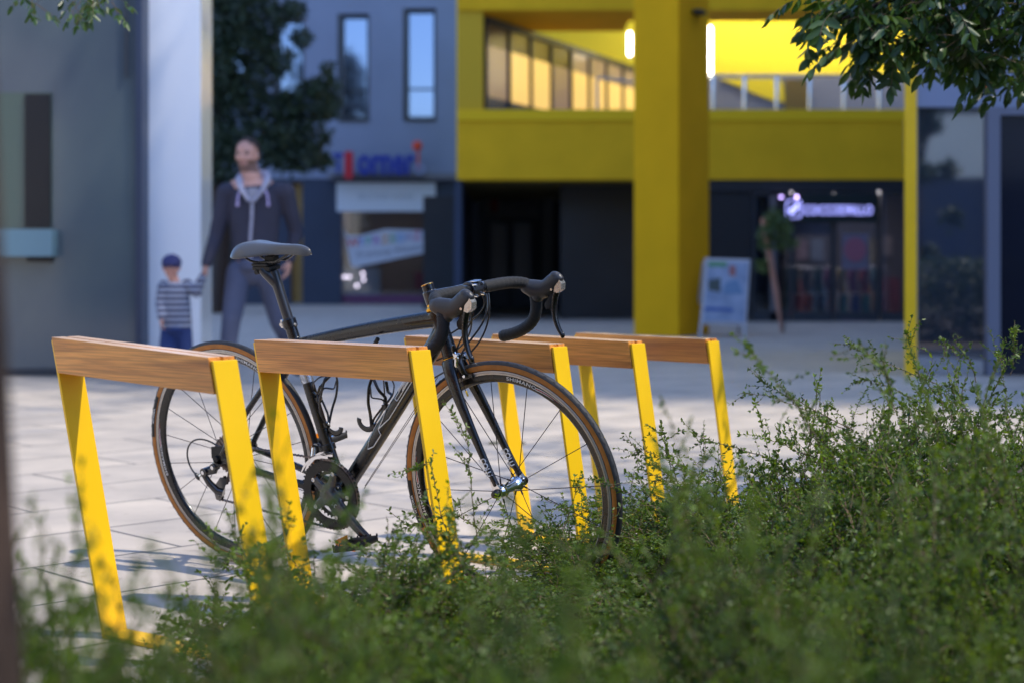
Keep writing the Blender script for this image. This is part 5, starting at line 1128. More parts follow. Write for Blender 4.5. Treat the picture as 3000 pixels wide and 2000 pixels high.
def place_shrub(x, y, s, rz, v, label, sz=None):
    r_ = empty("shrub", (x, y, 0.01), rz, label, "shrub", "low small-leaved shrubs in the planting bed"); r_.scale = (s, s, sz or s)
    for me, nm in ((VAR[v][0], "foliage"), (VAR[v][1], "stems")):
        o = bpy.data.objects.new(nm, me); C.objects.link(o); o.parent = r_
    return r_
# (px centre x, depth Y, top height m, variant, label)
SH = [
 (1010, 3.10, .35, 0, "low shrub under the chainring and crank"),
 (1190, 3.30, .29, 1, "low shrub at the foot of the second stand's right leg"),
 (1420, 3.55, .23, 2, "sparse low shrub below the front wheel"),
 (1620, 3.50, .21, 3, "low shrub under the right side of the front wheel"),
 (1820, 3.95, .33, 0, "shrub below the fourth stand's right leg"),
 (2000, 4.35, .36, 1, "shrub at the foot of the farthest stand's right leg"),
 (2150, 4.05, .44, 2, "shrub with long shoots reaching left over the pale paving"),
 (2330, 4.45, .52, 3, "shrub below the sandwich board with an arching long shoot"),
 (2520, 4.30, .60, 0, "tall bright shrub in front of the arcade shop"),
 (2700, 4.60, .62, 1, "tall sunlit shrub at the foot of the yellow wall strip"),
 (2900, 4.35, .64, 2, "tall sunlit shrub at the right edge under the navy glass"),
 (3080, 4.7, .66, 3, "tall shrub half cut off by the right edge"),
 (2620, 3.55, .52, 2, "dark shrub amid the right mass, before the tall sunlit ones"),
 (2860, 3.45, .56, 0, "dark dense shrub right of the middle, near the right edge"),
 (2380, 3.45, .46, 1, "shrub with a broad green blade in it, centre of the right mass"),
 (2140, 3.25, .36, 3, "blurred shrub just right of the front wheel's foot"),
 (1930, 3.05, .27, 1, "blurred dark shrub in front of the fourth stand"),
 (1700, 2.75, .20, 0, "soft green shrub in front of the front wheel, middle of the bed"),
 (690, 2.10, .52, 3, "loose blurred shrub before the rear wheel"),
 (880, 2.35, .47, 2, "blurred shrub before the second stand's left leg"),
 (440, 1.80, .54, 0, "dark blurred shrub before the nearest stand's left leg"),
 (250, 1.65, .52, 1, "sparse blurred shrub in the left corner beside the nearest stand"),
 (90, 2.1, .24, 2, "blurred low shrub at the foot of the brown trunk"),
 (1150, 2.35, .36, 1, "blurred shrub at bottom centre left"),
 (1480, 2.45, .30, 3, "blurred shrub at bottom centre below the front hub"),
 (1330, 1.35, .56, 2, "very blurred green shrub at the bottom edge, centre"),
 (900, 1.45, .58, 0, "very blurred dark shrub at the bottom edge, left of centre"),
 (520, 1.3, .50, 3, "very blurred shrub at the bottom left"),
 (180, 1.25, .50, 0, "very blurred shrub in the bottom left corner"),
 (1800, 2.15, .38, 2, "very blurred shrub at the bottom edge right of centre"),
 (2150, 2.35, .46, 1, "very blurred shrub below the mass of the right hand shrubs"),
 (2500, 2.55, .52, 3, "blurred dark green shrub, lower right"),
 (2850, 2.7, .56, 1, "blurred shadowy shrub at the lower right edge"),
 (2300, 1.35, .60, 0, "very blurred shrub at the bottom edge, right"),
 (2750, 1.45, .62, 2, "very blurred dark shrub in the bottom right corner"),
 (1640, 1.2, .58, 1, "nearest soft green shrub at the bottom edge"),
]
VH = VHT
for i, (x, Y, top, v, lab) in enumerate(SH):
    s = top / VH[v] * (1.16 if Y < 1.5 and x > 600 else 1.27 if x < 600 and Y < 1.9 else 1.17 if (Y < 2.5 and x < 1000) else (1.18 if 1100 < x < 1900 else 1.45) if Y < 2.6 else 1.24 if Y < 3.3 else 1.12 if Y < 4 else 1.04); sx = random.uniform(.92, 1.1) * (1.0 if Y > 3 else (.85 if x > 1000 else .74) if Y > 1.5 else .70)
    place_shrub(X_(x, Y), Y, sx, random.uniform(0, 6.28), v, lab, s)
# thin twigs standing clear of the mass
def shoot(px, Y, mb_l, mb_s, leaf=.012, seed=0):
    rng = np.random.default_rng(seed); pts = [np.array(P(x, y, Yq_)[:]) for (x, y, Yq_) in px]; ti = np.linspace(0, len(pts) - 1, 34); A = np.array(pts); d = np.stack([np.interp(ti, np.arange(len(pts)), A[:, k]) for k in range(3)], 1)
    for _ in range(3): d[1:-1] = (d[:-2] + 2 * d[1:-1] + d[2:]) / 4
    d += rng.normal(size=d.shape) * .0012
    segs = np.stack([d[:-1], d[1:]], 1); mb_s.append((segs, np.linspace(.0018, .0007, len(segs))))
    lp, ld, lz = [], [], []
    for i in range(3, 34):
        ax_ = d[i] - d[i - 1]; ax_ /= np.linalg.norm(ax_)
        for _ in range(2 if i < 31 else 4): lp.append(d[i]); ld.append(ax_ * .6 + rng.normal(size=3) * .6); lz.append(leaf * rng.uniform(.6, 1.2))
        if rng.random() < .25:
            dd = ax_ + rng.normal(size=3) * .7; dd /= np.linalg.norm(dd); q = d[i]
            for k in range(5):
                q2 = q + dd * .012; mb_s.append((np.array([[q, q2]]), np.array([.0007])))
                for _ in range(2): lp.append(q2); ld.append(dd * .5 + rng.normal(size=3) * .7); lz.append(leaf * rng.uniform(.6, 1.1))
                q = q2
    mb_l.append((np.array(lp), np.array(ld), np.array(lz)))
sl, ss = [], []
SHOOTS = [[(1400, 1600, 3.6), (1378, 1400, 3.6), (1370, 1290, 3.6), (1320, 1200, 3.6)], [(1330, 1620, 3.6), (1290, 1500, 3.6), (1262, 1350, 3.62), (1215, 1370, 3.62)], [(1420, 1560, 3.7), (1330, 1500, 3.7), (1230, 1530, 3.7), (1160, 1555, 3.7)],
 [(1900, 1560, 4.1), (1800, 1520, 4.1), (1690, 1490, 4.1), (1640, 1480, 4.1)], [(2050, 1400, 4.3), (1960, 1345, 4.3), (1880, 1315, 4.3), (1860, 1330, 4.3)], [(2250, 1340, 4.4), (2150, 1310, 4.4), (2080, 1290, 4.4), (2030, 1268, 4.4)],
 [(2480, 1260, 4.5), (2360, 1200, 4.5), (2260, 1160, 4.5), (2180, 1150, 4.5)], [(2500, 1260, 4.3), (2330, 1170, 4.3), (2260, 1135, 4.3), (2230, 1115, 4.3)], [(2760, 1130, 4.5), (2640, 1080, 4.5), (2540, 1040, 4.5), (2480, 1002, 4.5)], [(2700, 1180, 4.6), (2600, 1130, 4.6), (2540, 1110, 4.6), (2505, 1115, 4.6)],
 [(2860, 1120, 4.6), (2840, 1050, 4.6), (2790, 1020, 4.6), (2760, 995, 4.6)], [(2960, 1100, 4.5), (2975, 1030, 4.5), (2965, 990, 4.5), (2980, 965, 4.5)], [(2700, 1120, 4.4), (2680, 1060, 4.4), (2665, 1010, 4.4), (2655, 975, 4.4)],
 [(2400, 1300, 3.1), (2330, 1180, 3.0), (2240, 1080, 2.9), (2180, 1005, 2.8)], [(2620, 1200, 3.0), (2600, 1100, 3.0), (2520, 1010, 2.9)], [(1950, 1500, 3.8), (1850, 1450, 3.8), (1750, 1400, 3.8)], [(1700, 1640, 3.7), (1640, 1560, 3.7), (1600, 1540, 3.7)]]
for i, s_ in enumerate(SHOOTS): shoot(s_, 4, sl, ss, .0125, 50 + i)
for i, s_ in enumerate(SHOOTS):
    pass
sho_labels = ["upright leafy shoot crossing the front of the fork", "leafy shoot over the second stand's right leg", "horizontal leafy shoot before the second stand's foot", "leafy shoot over the lower right of the front wheel", "leafy shoot before the fourth stand's right leg",
 "leafy shoot before the farthest stand's right leg", "lowest of the shoots reaching left over the paving", "upper of two crossing shoots over the paving, right of the farthest stand", "long shoot arching up-left beside the yellow wall strip", "short shoot left of the yellow wall strip, under the long arching one",
 "upright shoot below the navy glass", "upright shoot at the right edge", "upright shoot in front of the yellow wall strip", "blurred shoot rising toward the sandwich board", "blurred shoot rising toward the arcade shop", "shoot between the front wheel and the fourth stand's right leg", "short shoot before the front wheel's right rim"]
k0 = 0
for i, s_ in enumerate(SHOOTS):
    sl, ss = [], []; shoot(s_, 4, sl, ss, .0125, 50 + i); lp, ld, lz = sl[0]
    V2, F2_ = leaf_cloud(lp, ld, lz, np.random.default_rng(i), .52, True); sg = np.concatenate([a for a, _ in ss]); rg = np.concatenate([b for _, b in ss]); V1, F1 = sticks(sg, rg, 4)
    b0 = P(*s_[0]); r_ = empty("leafy_shoot", tuple(b0), 0, sho_labels[i], "shrub shoot", "long shoots standing clear of the shrubs")
    o = bpy.data.objects.new("leaves", raw_mesh("shoot_leaves", [(V2 - np.array(b0), F2_, 0)], [M_LEAF])); C.objects.link(o); o.parent = r_
    o = bpy.data.objects.new("stem", raw_mesh("shoot_stem", [(V1 - np.array(b0), F1, 0)], [M_TWIG])); C.objects.link(o); o.parent = r_

for a_ in OFF_TREES: far_tree(*a_)
# tree whose branch hangs into the top right corner -------------------------
def pinnate(mb_segs, lp, ld, lz, p, d, L, rng, leaf=.055, pairs=6):
    """compound leaf: stalk with paired leaflets hanging"""
    d = d / np.linalg.norm(d); q = p.copy(); side = np.cross(d, np.array([0, 0, 1.])); side /= np.linalg.norm(side) + 1e-9
    for k in range(pairs):
        d = d + np.array([0, 0, -.10]) + rng.normal(size=3) * .04; d /= np.linalg.norm(d); q2 = q + d * L / pairs; mb_segs.append((q, q2)); q = q2
        if k == 0: continue
        for s in (-1, 1): lp.append(q); ld.append(side * s * .9 + d * .55 + np.array([0, 0, -.55]) + rng.normal(size=3) * .18); lz.append(leaf * rng.uniform(.75, 1.15) * (1 - .25 * k / pairs))
    lp.append(q); ld.append(d + np.array([0, 0, -.3])); lz.append(leaf)
rng = np.random.default_rng(5)
tr = empty("street_tree", (2.75, 5.9, 0), 0, "leafy tree whose branch of long pointed leaflets hangs in from the upper right", "tree")
TO = np.array([2.75, 5.9, 0.0])
tp = [TO + np.array(p) for p in ((0, 0, 0), (.03, 0, .8), (-.02, .02, 1.6), (.05, -.02, 2.4), (.1, 0, 3.4))]
m = MB(); m.sweep([p - TO for p in tp], [.085, .075, .068, .058, .035], 14)
br = [[(2.77, 5.9, 1.7), (2.2, 5.6, 2.05), (1.75, 5.4, 2.02), (1.35, 5.3, 1.80), (1.10, 5.25, 1.70)], [(2.77, 5.9, 2.0), (2.2, 5.4, 2.3), (1.7, 5.1, 2.2), (1.4, 5.0, 1.95)], [(2.78, 5.9, 2.2), (2.0, 5.8, 2.6), (1.5, 5.6, 2.5), (1.2, 5.4, 2.2)], [(2.8, 5.9, 2.6), (3.4, 6.6, 3.2), (3.8, 7, 3.5)], [(2.8, 5.9, 2.8), (2.6, 5.2, 3.4), (2.4, 4.8, 3.8)]]
for b_ in br: m.sweep([np.array(p) - TO for p in bez(b_, 14)], [.030 * (1 - t) + .005 for t in np.linspace(0, 1, 14)], 8)
m.build("trunk", M_BARK, tr)
segs, lp, ld, lz = [], [], [], []
def dens(x, y):   # photo area that the hanging branch fills
    if x > 2790: return 1.0 if y < 240 + (x - 2790) * .25 else 0
    if x > 2680: return 1.0 if y < 190 + (x - 2680) * .6 else 0
    if x > 2480: return 1.0 if 30 < y < 195 - (2680 - x) * .05 else (.25 if y <= 30 else 0)
    if x > 2340: return .9 if 20 < y < 160 - (2480 - x) * .7 else 0
    return 0
cnt = 0
while cnt < 400:
    x, y = rng.uniform(2350, 3150), rng.uniform(-320, 330)
    y_ = y if y > 0 else y * .2 + 5
    ok = dens(x, y + (80 if x > 2680 else 62)) if y > -40 else (1.0 if x > 2620 else 0)
    if rng.random() > ok: continue
    Yl = 5.3 + rng.uniform(-.25, .5 if x > 2700 else .2); p = np.array(P(x, y, Yl)[:]); d = np.array([-.5 + rng.normal() * .6, rng.normal() * .5, -.15 + rng.normal() * .3]); pinnate(segs, lp, ld, lz, p, d, .17, rng, .072); cnt += 1
for _ in range(500):   # crown above the frame
    p = np.array([2.7, 5.9, 3.3]) + rng.normal(size=3) * np.array([.75, .6, .5]); pinnate(segs, lp, ld, lz, p, rng.normal(size=3) * np.array([1, 1, .3]), .17, rng, .06, 5)
lp, ld, lz = map(np.array, (lp, ld, lz)); V2, F2_ = leaf_cloud(lp, ld, lz, rng, .40, True, .3); V1, F1 = sticks(np.array(segs), np.full(len(segs), .0012), 3)
o = bpy.data.objects.new("crown", raw_mesh("tree_crown", [(V2 - TO, F2_, 0), (V1 - TO, F1, 1)], [M_LEAF2, M_TWIG])); C.objects.link(o); o.parent = tr

# near tree at the left: dark trunk edge, leaves at the top left, shade for the near shrubs
NT = np.array([-.415, 1.22, 0.]); nt_ = empty("near_tree", tuple(NT), 0, "blurred brown trunk cutting the left edge, few leaves at the top left", "tree")
m = MB(); m.sweep([(.025, 0, 0), (.008, 0, .4), (-.014, 0, .9), (-.040, 0, 1.5), (-.06, 0, 2.2), (-.08, 0, 2.9)], [.040, .036, .033, .031, .027, .018], 18)
for b_ in ([(-.05, 0, 2.0), (.4, -.5, 2.5), (1.0, -.8, 2.8)], [(-.05, 0, 2.1), (-.2, 1.5, 2.5), (-.5, 3.2, 2.6), (-.7, 4.8, 2.3)], [(-.06, 0, 2.3), (.9, -.2, 3.0), (1.8, -.3, 3.2)], [(-.06, 0, 2.4), (-.6, -.6, 3.1)]): m.sweep([tuple(p) for p in bez(b_, 12)], [.018 * (1 - t) + .003 for t in np.linspace(0, 1, 12)], 8)
m.build("trunk", M_BARK, nt_)
segs, lp, ld, lz = [], [], [], []
for _ in range(34):
    x = rng.choice([rng.uniform(60, 130), rng.uniform(190, 340), rng.uniform(230, 330)]); y = rng.uniform(-60, 20); Yl = 6.0 + rng.uniform(-.3, .3); pinnate(segs, lp, ld, lz, np.array(P(x, y, Yl)[:]), np.array([rng.normal() * .5, rng.normal() * .3, -.6]), .09, rng, .045, 3)
for _ in range(420):
    p = NT + np.array([.75, -.5, 3.1]) + rng.normal(size=3) * np.array([.9, .5, .35]); pinnate(segs, lp, ld, lz, p, rng.normal(size=3) * np.array([1, 1, .3]), .17, rng, .06, 5)
lp, ld, lz = map(np.array, (lp, ld, lz)); V2, F2_ = leaf_cloud(lp, ld, lz, rng, .42, True, .3); V1, F1 = sticks(np.array(segs), np.full(len(segs), .0012), 3)
o = bpy.data.objects.new("crown", raw_mesh("near_crown", [(V2 - NT, F2_, 0), (V1 - NT, F1, 1)], [M_LEAF2, M_TWIG])); C.objects.link(o); o.parent = nt_

# dark tree before the grey building ------------------------------------------
YD = 31.0; DT = np.array([X_(640, YD), YD, 0.]); dt_ = empty("dark_tree", tuple(DT), 0, "dark leafy tree standing before the grey building behind the man", "tree")
m = MB(); m.sweep([(0, 0, 0), (.1, 0, 1.5), (-.1, 0, 3), (.1, 0, 5.0), (.3, 0, 7)], [.16, .14, .12, .09, .04], 12)
for b_ in ([(0, 0, 2.2), (.8, .1, 2.9), (1.9, 0, 3.4)], [(0, 0, 3), (1.0, 0, 3.9), (1.6, 0, 4.3)], [(0, 0, 3), (-.8, 0, 3.8)], [(0, 0, 4), (.8, 0, 5)]): m.sweep([tuple(p) for p in bez(b_, 8)], [.05 * (1 - t) + .01 for t in np.linspace(0, 1, 8)], 8)
m.build("trunk", M_BARK, dt_)
lp, ld, lz = [], [], []
blobs = [(640, 60, 95, 110), (720, 190, 90, 110), (640, 300, 80, 120), (760, 420, 120, 60), (650, 470, 90, 70), (860, 460, 90, 45), (900, 300, 80, 55), (950, 260, 45, 40), (800, 330, 80, 60), (620, 180, 60, 120), (760, 60, 70, 90), (860, 30, 40, 30), (900, 400, 70, 40), (700, -80, 150, 90), (950, 330, 40, 22), (930, 470, 45, 25), (985, 300, 22, 14), (960, 205, 20, 25), (830, 180, 30, 40), (880, 110, 30, 30), (820, 400, 40, 30)]
for bx, by, rx, ry in blobs:
    n_ = int(rx * ry * .20)
    a_ = rng.uniform(0, 2 * PI, n_); r_ = np.sqrt(rng.uniform(0, 1, n_)); X2 = bx + rx * r_ * np.cos(a_) * rng.uniform(.85, 1.15, n_); Y2 = by + ry * r_ * np.sin(a_) * rng.uniform(.85, 1.15, n_); D2 = YD + rng.normal(size=n_) * .6
    for x, y, dd in zip(X2, Y2, D2): lp.append(P(x, y, dd)[:])
lp = np.array(lp); ld = rng.normal(size=lp.shape); lz = np.full(len(lp), .135) * rng.uniform(.6, 1.2, len(lp)); V2, F2_ = leaf_cloud(lp, ld, lz, rng, .6, False)
o = bpy.data.objects.new("crown", raw_mesh("dark_crown", [(V2 - DT, F2_, 0)], [M_LEAF3])); C.objects.link(o); o.parent = dt_
# low hedge added out of frame on the right to darken the navy glass reflection
hg = empty("added_hedge", (5.4, 7.0, 0), 0, "low hedge added out of frame on the right to darken the glass reflection", "added_hedge"); lp = rng.uniform(-1, 1, (9000, 3)) * np.array([1.2, .5, .5]) + np.array([0, 0, .5])
V2, F2_ = leaf_cloud(lp, rng.normal(size=lp.shape), rng.uniform(.05, .09, 9000), rng, .5, False); o = bpy.data.objects.new("foliage", raw_mesh("hedge_foliage", [(V2, F2_, 0)], [M_LEAF3])); C.objects.link(o); o.parent = hg
fl = MB(); c_ = P(1480, 1300, 7.86)
for k in range(5): a_ = k * 1.9; fl.ell((c_.x + .05 * math.cos(a_) * (1 + k * .25), 7.86 + .03 * math.sin(a_), .008), (.034, .016, .006), 10, 6, M=Matrix.Rotation(a_, 3, 'Z'))
tag(fl.build("fallen_leaves", mat("dead_leaf_green", (.05, .06, .02), .8)), "small dark tuft of fallen leaves on the paving behind the fork", "fallen leaves", kind="stuff")
# small staked tree before the right shop
YT = 21.5; q0 = P(2322, 955, YT); ST_ = empty("staked_tree", (q0.x, YT, 0), 0, "small green sapling tied to a leaning pinkish stake beside the sandwich board", "tree")
m = MB(); a_, b_ = P(2236, 640, YT), P(2274, 856, YT); m.sweep([(p.x - q0.x, 0, p.z) for p in (a_, (a_ + b_) / 2, b_)] + [(P(2290, 0, YT).x - q0.x, 0, 0.0)], [.042, .042, .038, .012], 10); m.build("stake", mat("pink_wood_stake", (.60, .30, .21), .7), ST_)
m = MB(); m.sweep([(-.12, 0, 0), (-.14, 0, .8), (-.20, 0, 1.5), (-.16, 0, 1.9)], [.014, .012, .010, .006], 8); m.build("trunk", M_BARK, ST_)
lp = []
for bx, by, rx, ry in ((2285, 680, 34, 55), (2240, 700, 18, 40), (2262, 640, 26, 30), (2235, 780, 16, 20), (2325, 715, 12, 18)):
    for _ in range(int(rx * ry * .20)): a = rng.uniform(0, 2 * PI); r_ = math.sqrt(rng.random()); lp.append(P(bx + rx * r_ * math.cos(a), by + ry * r_ * math.sin(a), YT + rng.normal() * .12)[:])
lp = np.array(lp); V2, F2_ = leaf_cloud(lp, rng.normal(size=lp.shape), rng.uniform(.05, .10, len(lp)), rng, .5, False); o = bpy.data.objects.new("crown", raw_mesh("sapling_crown", [(V2 - np.array(ST_.location), F2_, 0)], [leaf_mat("sapling_leaf", (.03, .07, .02), (.12, .18, .06), .3)])); C.objects.link(o); o.parent = ST_
# ---------------------------------------------------------------- man and child walking towards the camera
def PS(s_, x0, y):  # dummy
    pass
M_JACK = mat("navy_jacket", (.036, .036, .060), .85, bump=.3, bscale=30, var=.15, vscale=6)
M_LIN = mat("grey_hood_lining", (.40, .40, .50), .85, var=.15, vscale=20)
M_TRO = mat("grey_blue_trousers", (.085, .095, .15), .85, bump=.3, bscale=20, var=.2, vscale=6)
M_HAIR = mat("short_dark_hair", (.035, .025, .022), .9, bump=.5, bscale=120)
M_SHOE = mat("dark_shoe", (.02, .02, .022), .5)
M_LIP = mat("lips", (.40, .16, .14), .5); M_EYE = mat("eye_dark", (.03, .02, .02), .3)
def rc(mb, a, b, ra, rb, n=7):   # tapered limb
    a = np.array(a, float); b = np.array(b, float); mb.sweep([a * (1 - t) + b * t for t in np.linspace(0, 1, n)], [ra * (1 - t) + rb * t if not isinstance(ra, tuple) else (ra[0] * (1 - t) + rb[0] * t, ra[1] * (1 - t) + rb[1] * t) for t in np.linspace(0, 1, n)], 16)
    for p, r_ in ((a, ra), (b, rb)):
        r_ = r_ if not isinstance(r_, tuple) else min(r_); mb.ell(p, (r_, r_, r_), 14, 8)
def hand(mb, wrist, dirv, palmn, L, curl=.6, thumb_side=1):
    """five curled fingers; dirv: wrist->knuckles, palmn: palm normal"""
    d = Vector(dirv).normalized(); n_ = Vector(palmn).normalized(); s_ = d.cross(n_).normalized(); w0 = Vector(wrist)
    pl_ = L * .50; c = w0 + d * pl_ * .55
    Mx = Matrix((s_, n_, d)).transposed()
    mb.ell(c, (L * .22, L * .09, L * .32), 14, 10, M=Mx)
    for i, (o, ln) in enumerate(((-.15, .40), (-.05, .45), (.05, .42), (.15, .33))):
        p0 = w0 + d * pl_ * .95 + s_ * (o * L); pts = [p0]; dd = d.copy()
        for k in range(3):
            dd = (Matrix.Rotation(curl * (.7 + .2 * k), 3, s_) @ dd) if True else dd
            pts.append(pts[-1] + dd * ln * L * (.45, .32, .25)[k])
        mb.sweep([tuple(p) for p in pts], [L * .052, L * .048, L * .044, L * .034], 8)
    p0 = w0 + d * pl_ * .35 + s_ * (L * .18 * thumb_side); p1 = p0 + (d * .6 + s_ * .6 * thumb_side + n_ * .5).normalized() * L * .22; p2 = p1 + (d * .9 + n_ * .4).normalized() * L * .18
    mb.sweep([tuple(p0), tuple(p1), tuple(p2)], [L * .062, L * .055, L * .042], 8)
def head(mb, c, s_, yaw, hairfn=None):
    """c = centre; s_ = half height; looks along -y turned by yaw; added into a body mesh"""
    Mz = Matrix.Rotation(yaw, 3, 'Z'); c = Vector(c)
    def q(x, y, z, r): mb.ell(c + Mz @ Vector((x, y, z)) * s_, tuple(k * s_ for k in r), 20, 14, M=Mz)
    q(0, .10, .18, (.62, .76, .80)); q(0, -.02, -.18, (.55, .62, .62)); q(0, -.16, -.52, (.42, .44, .40)); q(0, -.44, -.78, (.22, .16, .16)); q(.0, -.60, -.12, (.10, .16, .22)); q(0, -.68, -.22, (.13, .10, .09))
    q(-.24, -.50, .14, (.20, .14, .07)); q(.24, -.50, .14, (.20, .14, .07)); q(-.3, -.44, -.22, (.18, .16, .2)); q(.3, -.44, -.22, (.18, .16, .2)); q(0, -.56, -.48, (.2, .10, .07))
    for s in (-1, 1): q(s * .62, .08, -.06, (.08, .16, .24))
def face_mat(c, s_, yaw, beard=False):
    Mi = Matrix.Rotation(-yaw, 3, 'Z'); c = Vector(c)
    def f(p):
        v = (Mi @ (Vector(p) - c)) / s_
        if v.y < -.42 and abs(v.z + .48) < .05 and abs(v.x) < .17: return 1
        if beard and v.z < -.30 and v.z > -1.0 and v.y < .15 and not (abs(v.z + .48) < .09 and abs(v.x) < .22) and not (abs(v.x) < .12 and v.z > -.34): return 3
        if v.y < -.38 and abs(v.z - .02) < .05 and .14 < abs(v.x) < .34: return 2
        if v.y < -.45 and abs(v.z - .16) < .04 and .10 < abs(v.x) < .40: return 2
        return 0
    return f
YM = 11.9; sm2 = F_PX / YM
def pm(x, y, dy=0.0): v = P(x, y, YM); return Vector((v.x, YM + dy, v.z))
man = empty("person", (pm(745, 0).x, YM, 0), 0, "man in dark zipped hoodie and grey trousers holding the child's hand", "person")
o_ = Vector(man.location)
hc_ = pm(723, 455) - o_; hs_ = .131; yaw = R(-14)
sho = [pm(662, 556, .02) - o_, pm(836, 556, .02) - o_]; neck = pm(735, 520, .02) - o_
hipL, hipR = pm(700, 800, .02) - o_, pm(782, 800, .02) - o_
elL, elR = pm(632, 690, .02) - o_, pm(862, 680, .10) - o_; wrL, wrR = pm(608, 775, -.05) - o_, pm(846, 762, .05) - o_
knL, ftL = pm(684, 940, -.10) - o_, Vector((pm(668, 0).x - o_.x, -.12, .09)); knR, ftR = pm(815, 945, .06) - o_, Vector((pm(862, 0).x - o_.x, .34, .14))
m = MB(); head(m, hc_, hs_, yaw); rc(m, hc_ + Vector((0, .02, -.06)), neck, .066, .078); m.ell(neck + Vector((0, .02, -.09)), (.20, .11, .10)); m.ell((0, .02, 1.30), (.17, .11, .25)); m.ell((0, .02, 1.02), (.16, .11, .20))
for a_, b_, c_ in ((sho[0], elL, wrL), (sho[1], elR, wrR)): rc(m, a_ + Vector((0, 0, -.03)), b_, .046, .038); rc(m, b_, c_, .038, .027)
for a_, b_, c_ in ((hipL, knL, ftL), (hipR, knR, ftR)): rc(m, a_, b_, .075, .052); rc(m, b_, c_, .050, .036)
hand(m, wrL, Vector((-.1, -.1, -1)), (-1, 0, .1), .19, .7, 1); hand(m, wrR, Vector((-.15, -.1, -1)), (-1, .1, 0), .19, .45, -1)
remeshed(m, "body", [M_SKIN, M_LIP, M_EYE, mat('stubble', (.20, .11, .085), .8)], man, .0065, 3, face_mat(hc_, hs_, yaw, True))
m = MB(); Mz = Matrix.Rotation(yaw, 3, 'Z'); m.ell(hc_ + Mz @ Vector((0, .028, .045)), (.089, .106, .094), 24, 14); ho = m.build("hair", M_HAIR, man)
bm = bmesh.new(); bm.from_mesh(ho.data); bmesh.ops.delete(bm, geom=[v for v in bm.verts if (Mz.inverted() @ (v.co - hc_)).z < .028 - (Mz.inverted() @ (v.co - hc_)).y * .9 - .0 or False], context='VERTS'); bm.to_mesh(ho.data); bm.free()
# jacket
m = MB(); V = MB()
tor = [(.93, .150, .118), (1.00, .172, .130), (1.12, .180, .132), (1.25, .192, .135), (1.38, .205, .132), (1.46, .200, .118), (1.50, .150, .095)]
m.sweep([(.0, .03, z) for z, _, _ in tor], [(a_, b_) for _, a_, b_ in tor], 28, 0, up=(0, 1, 0))
for a_, b_, c_ in ((sho[0], elL, wrL), (sho[1], elR, wrR)):
    a_ = a_ + Vector((0, 0, -.025)); rc(m, a_ + Vector((.07 if a_.x < 0 else -.07, 0, .01)), a_, .075, .078); rc(m, a_, b_, .074, .056); rc(m, b_, c_ + (b_ - c_) * .04, .056, .041)
jk = remeshed(m, "jacket", [M_JACK], man, .010, 5)
m = MB()   # hood collar lying on the shoulders
for s, k in ((-1, 0), (1, 1)): m.sweep([tuple(p) for p in bez([(s * .015, -.115, 1.375), (s * .07, -.120, 1.44), (s * .125, -.06, 1.52), (s * .11, .05, 1.56), (0, .10, 1.56)], 14)], [(.030, .014)] * 3 + [(.055, .020)] * 4 + [(.065, .028)] * 7, 12)
m.build("hood_lining", M_LIN, jk)
m = MB(); m.sweep([(.004, -.122, 1.385), (.000, -.116, 1.25), (-.012, -.112, 1.10), (-.012, -.108, .945)], [(.011, .004)] * 4, 10, up=(0, 1, 0)); m.build("zip", M_LIN, jk)
for x in (-.105, .125):
    m = MB(); m.sweep([(x * .8, -.112, 1.455), (x * .95, -.128, 1.42), (x, -.125, 1.36)], .0075, 8); m.ell((x, -.125, 1.35), (.013, .011, .016), 10, 6); m.build("drawstring", mat("lilac_cord", (.45, .38, .65), .6), jk)
m = MB(); m.sweep([(0, -.075, 1.47), (0, -.098, 1.41), (0, -.10, 1.37)], [(.05, .02), (.035, .018), (.015, .012)], 12, up=(0, 1, 0)); m.build("grey_tee", mat("grey_tee", (.28, .28, .33), .9), jk)
m = MB(); rc(m, (-.0, .02, .93), (0, .02, .86), (.158, .115), (.160, .120))
for a_, b_, c_ in ((hipL, knL, ftL), (hipR, knR, ftR)): rc(m, a_, b_, .100, .073); rc(m, b_, c_ + (b_ - c_) * .06, .072, .056)
remeshed(m, "trousers", [M_TRO], man, .010, 5)
for f_ in (ftL, ftR): m = MB(); m.ell((f_.x, f_.y - .07, max(.045, f_.z - .05)), (.05, .135, .045), 20, 10); m.ell((f_.x, f_.y, f_.z - .0), (.045, .055, .06), 16, 8); remeshed(m, "shoe", [M_SHOE], man, .008, 3)
# child
YC = 11.75
def pc_(x, y, dy=0.0): v = P(x, y, YC); return Vector((v.x, YC + dy, v.z))
ch = empty("person", (pc_(517, 0).x, YC, 0), 0, "small child in blue cap, striped top and shorts, holding the man's hand", "person")
o_ = Vector(ch.location); hc2 = pc_(502, 782) - o_; hs2 = .098
M_STR = bpy.data.materials.new("striped_jersey"); M_STR.use_nodes = True; n = M_STR.node_tree.nodes; l = M_STR.node_tree.links
tc = n.new("ShaderNodeTexCoord"); sp_ = n.new("ShaderNodeSeparateXYZ"); l.new(tc.outputs["Object"], sp_.inputs[0])
ml = n.new("ShaderNodeMath"); ml.operation = 'MULTIPLY'; ml.inputs[1].default_value = 2 * PI / .044; l.new(sp_.outputs["Z"], ml.inputs[0]); sn = n.new("ShaderNodeMath"); sn.operation = 'SINE'; l.new(ml.outputs[0], sn.inputs[0])
cr_ = n.new("ShaderNodeValToRGB"); cr_.color_ramp.elements[0].position = .52; cr_.color_ramp.elements[1].position = .74; cr_.color_ramp.elements[0].color = (.03, .028, .075, 1); cr_.color_ramp.elements[1].color = (.34, .38, .46, 1)
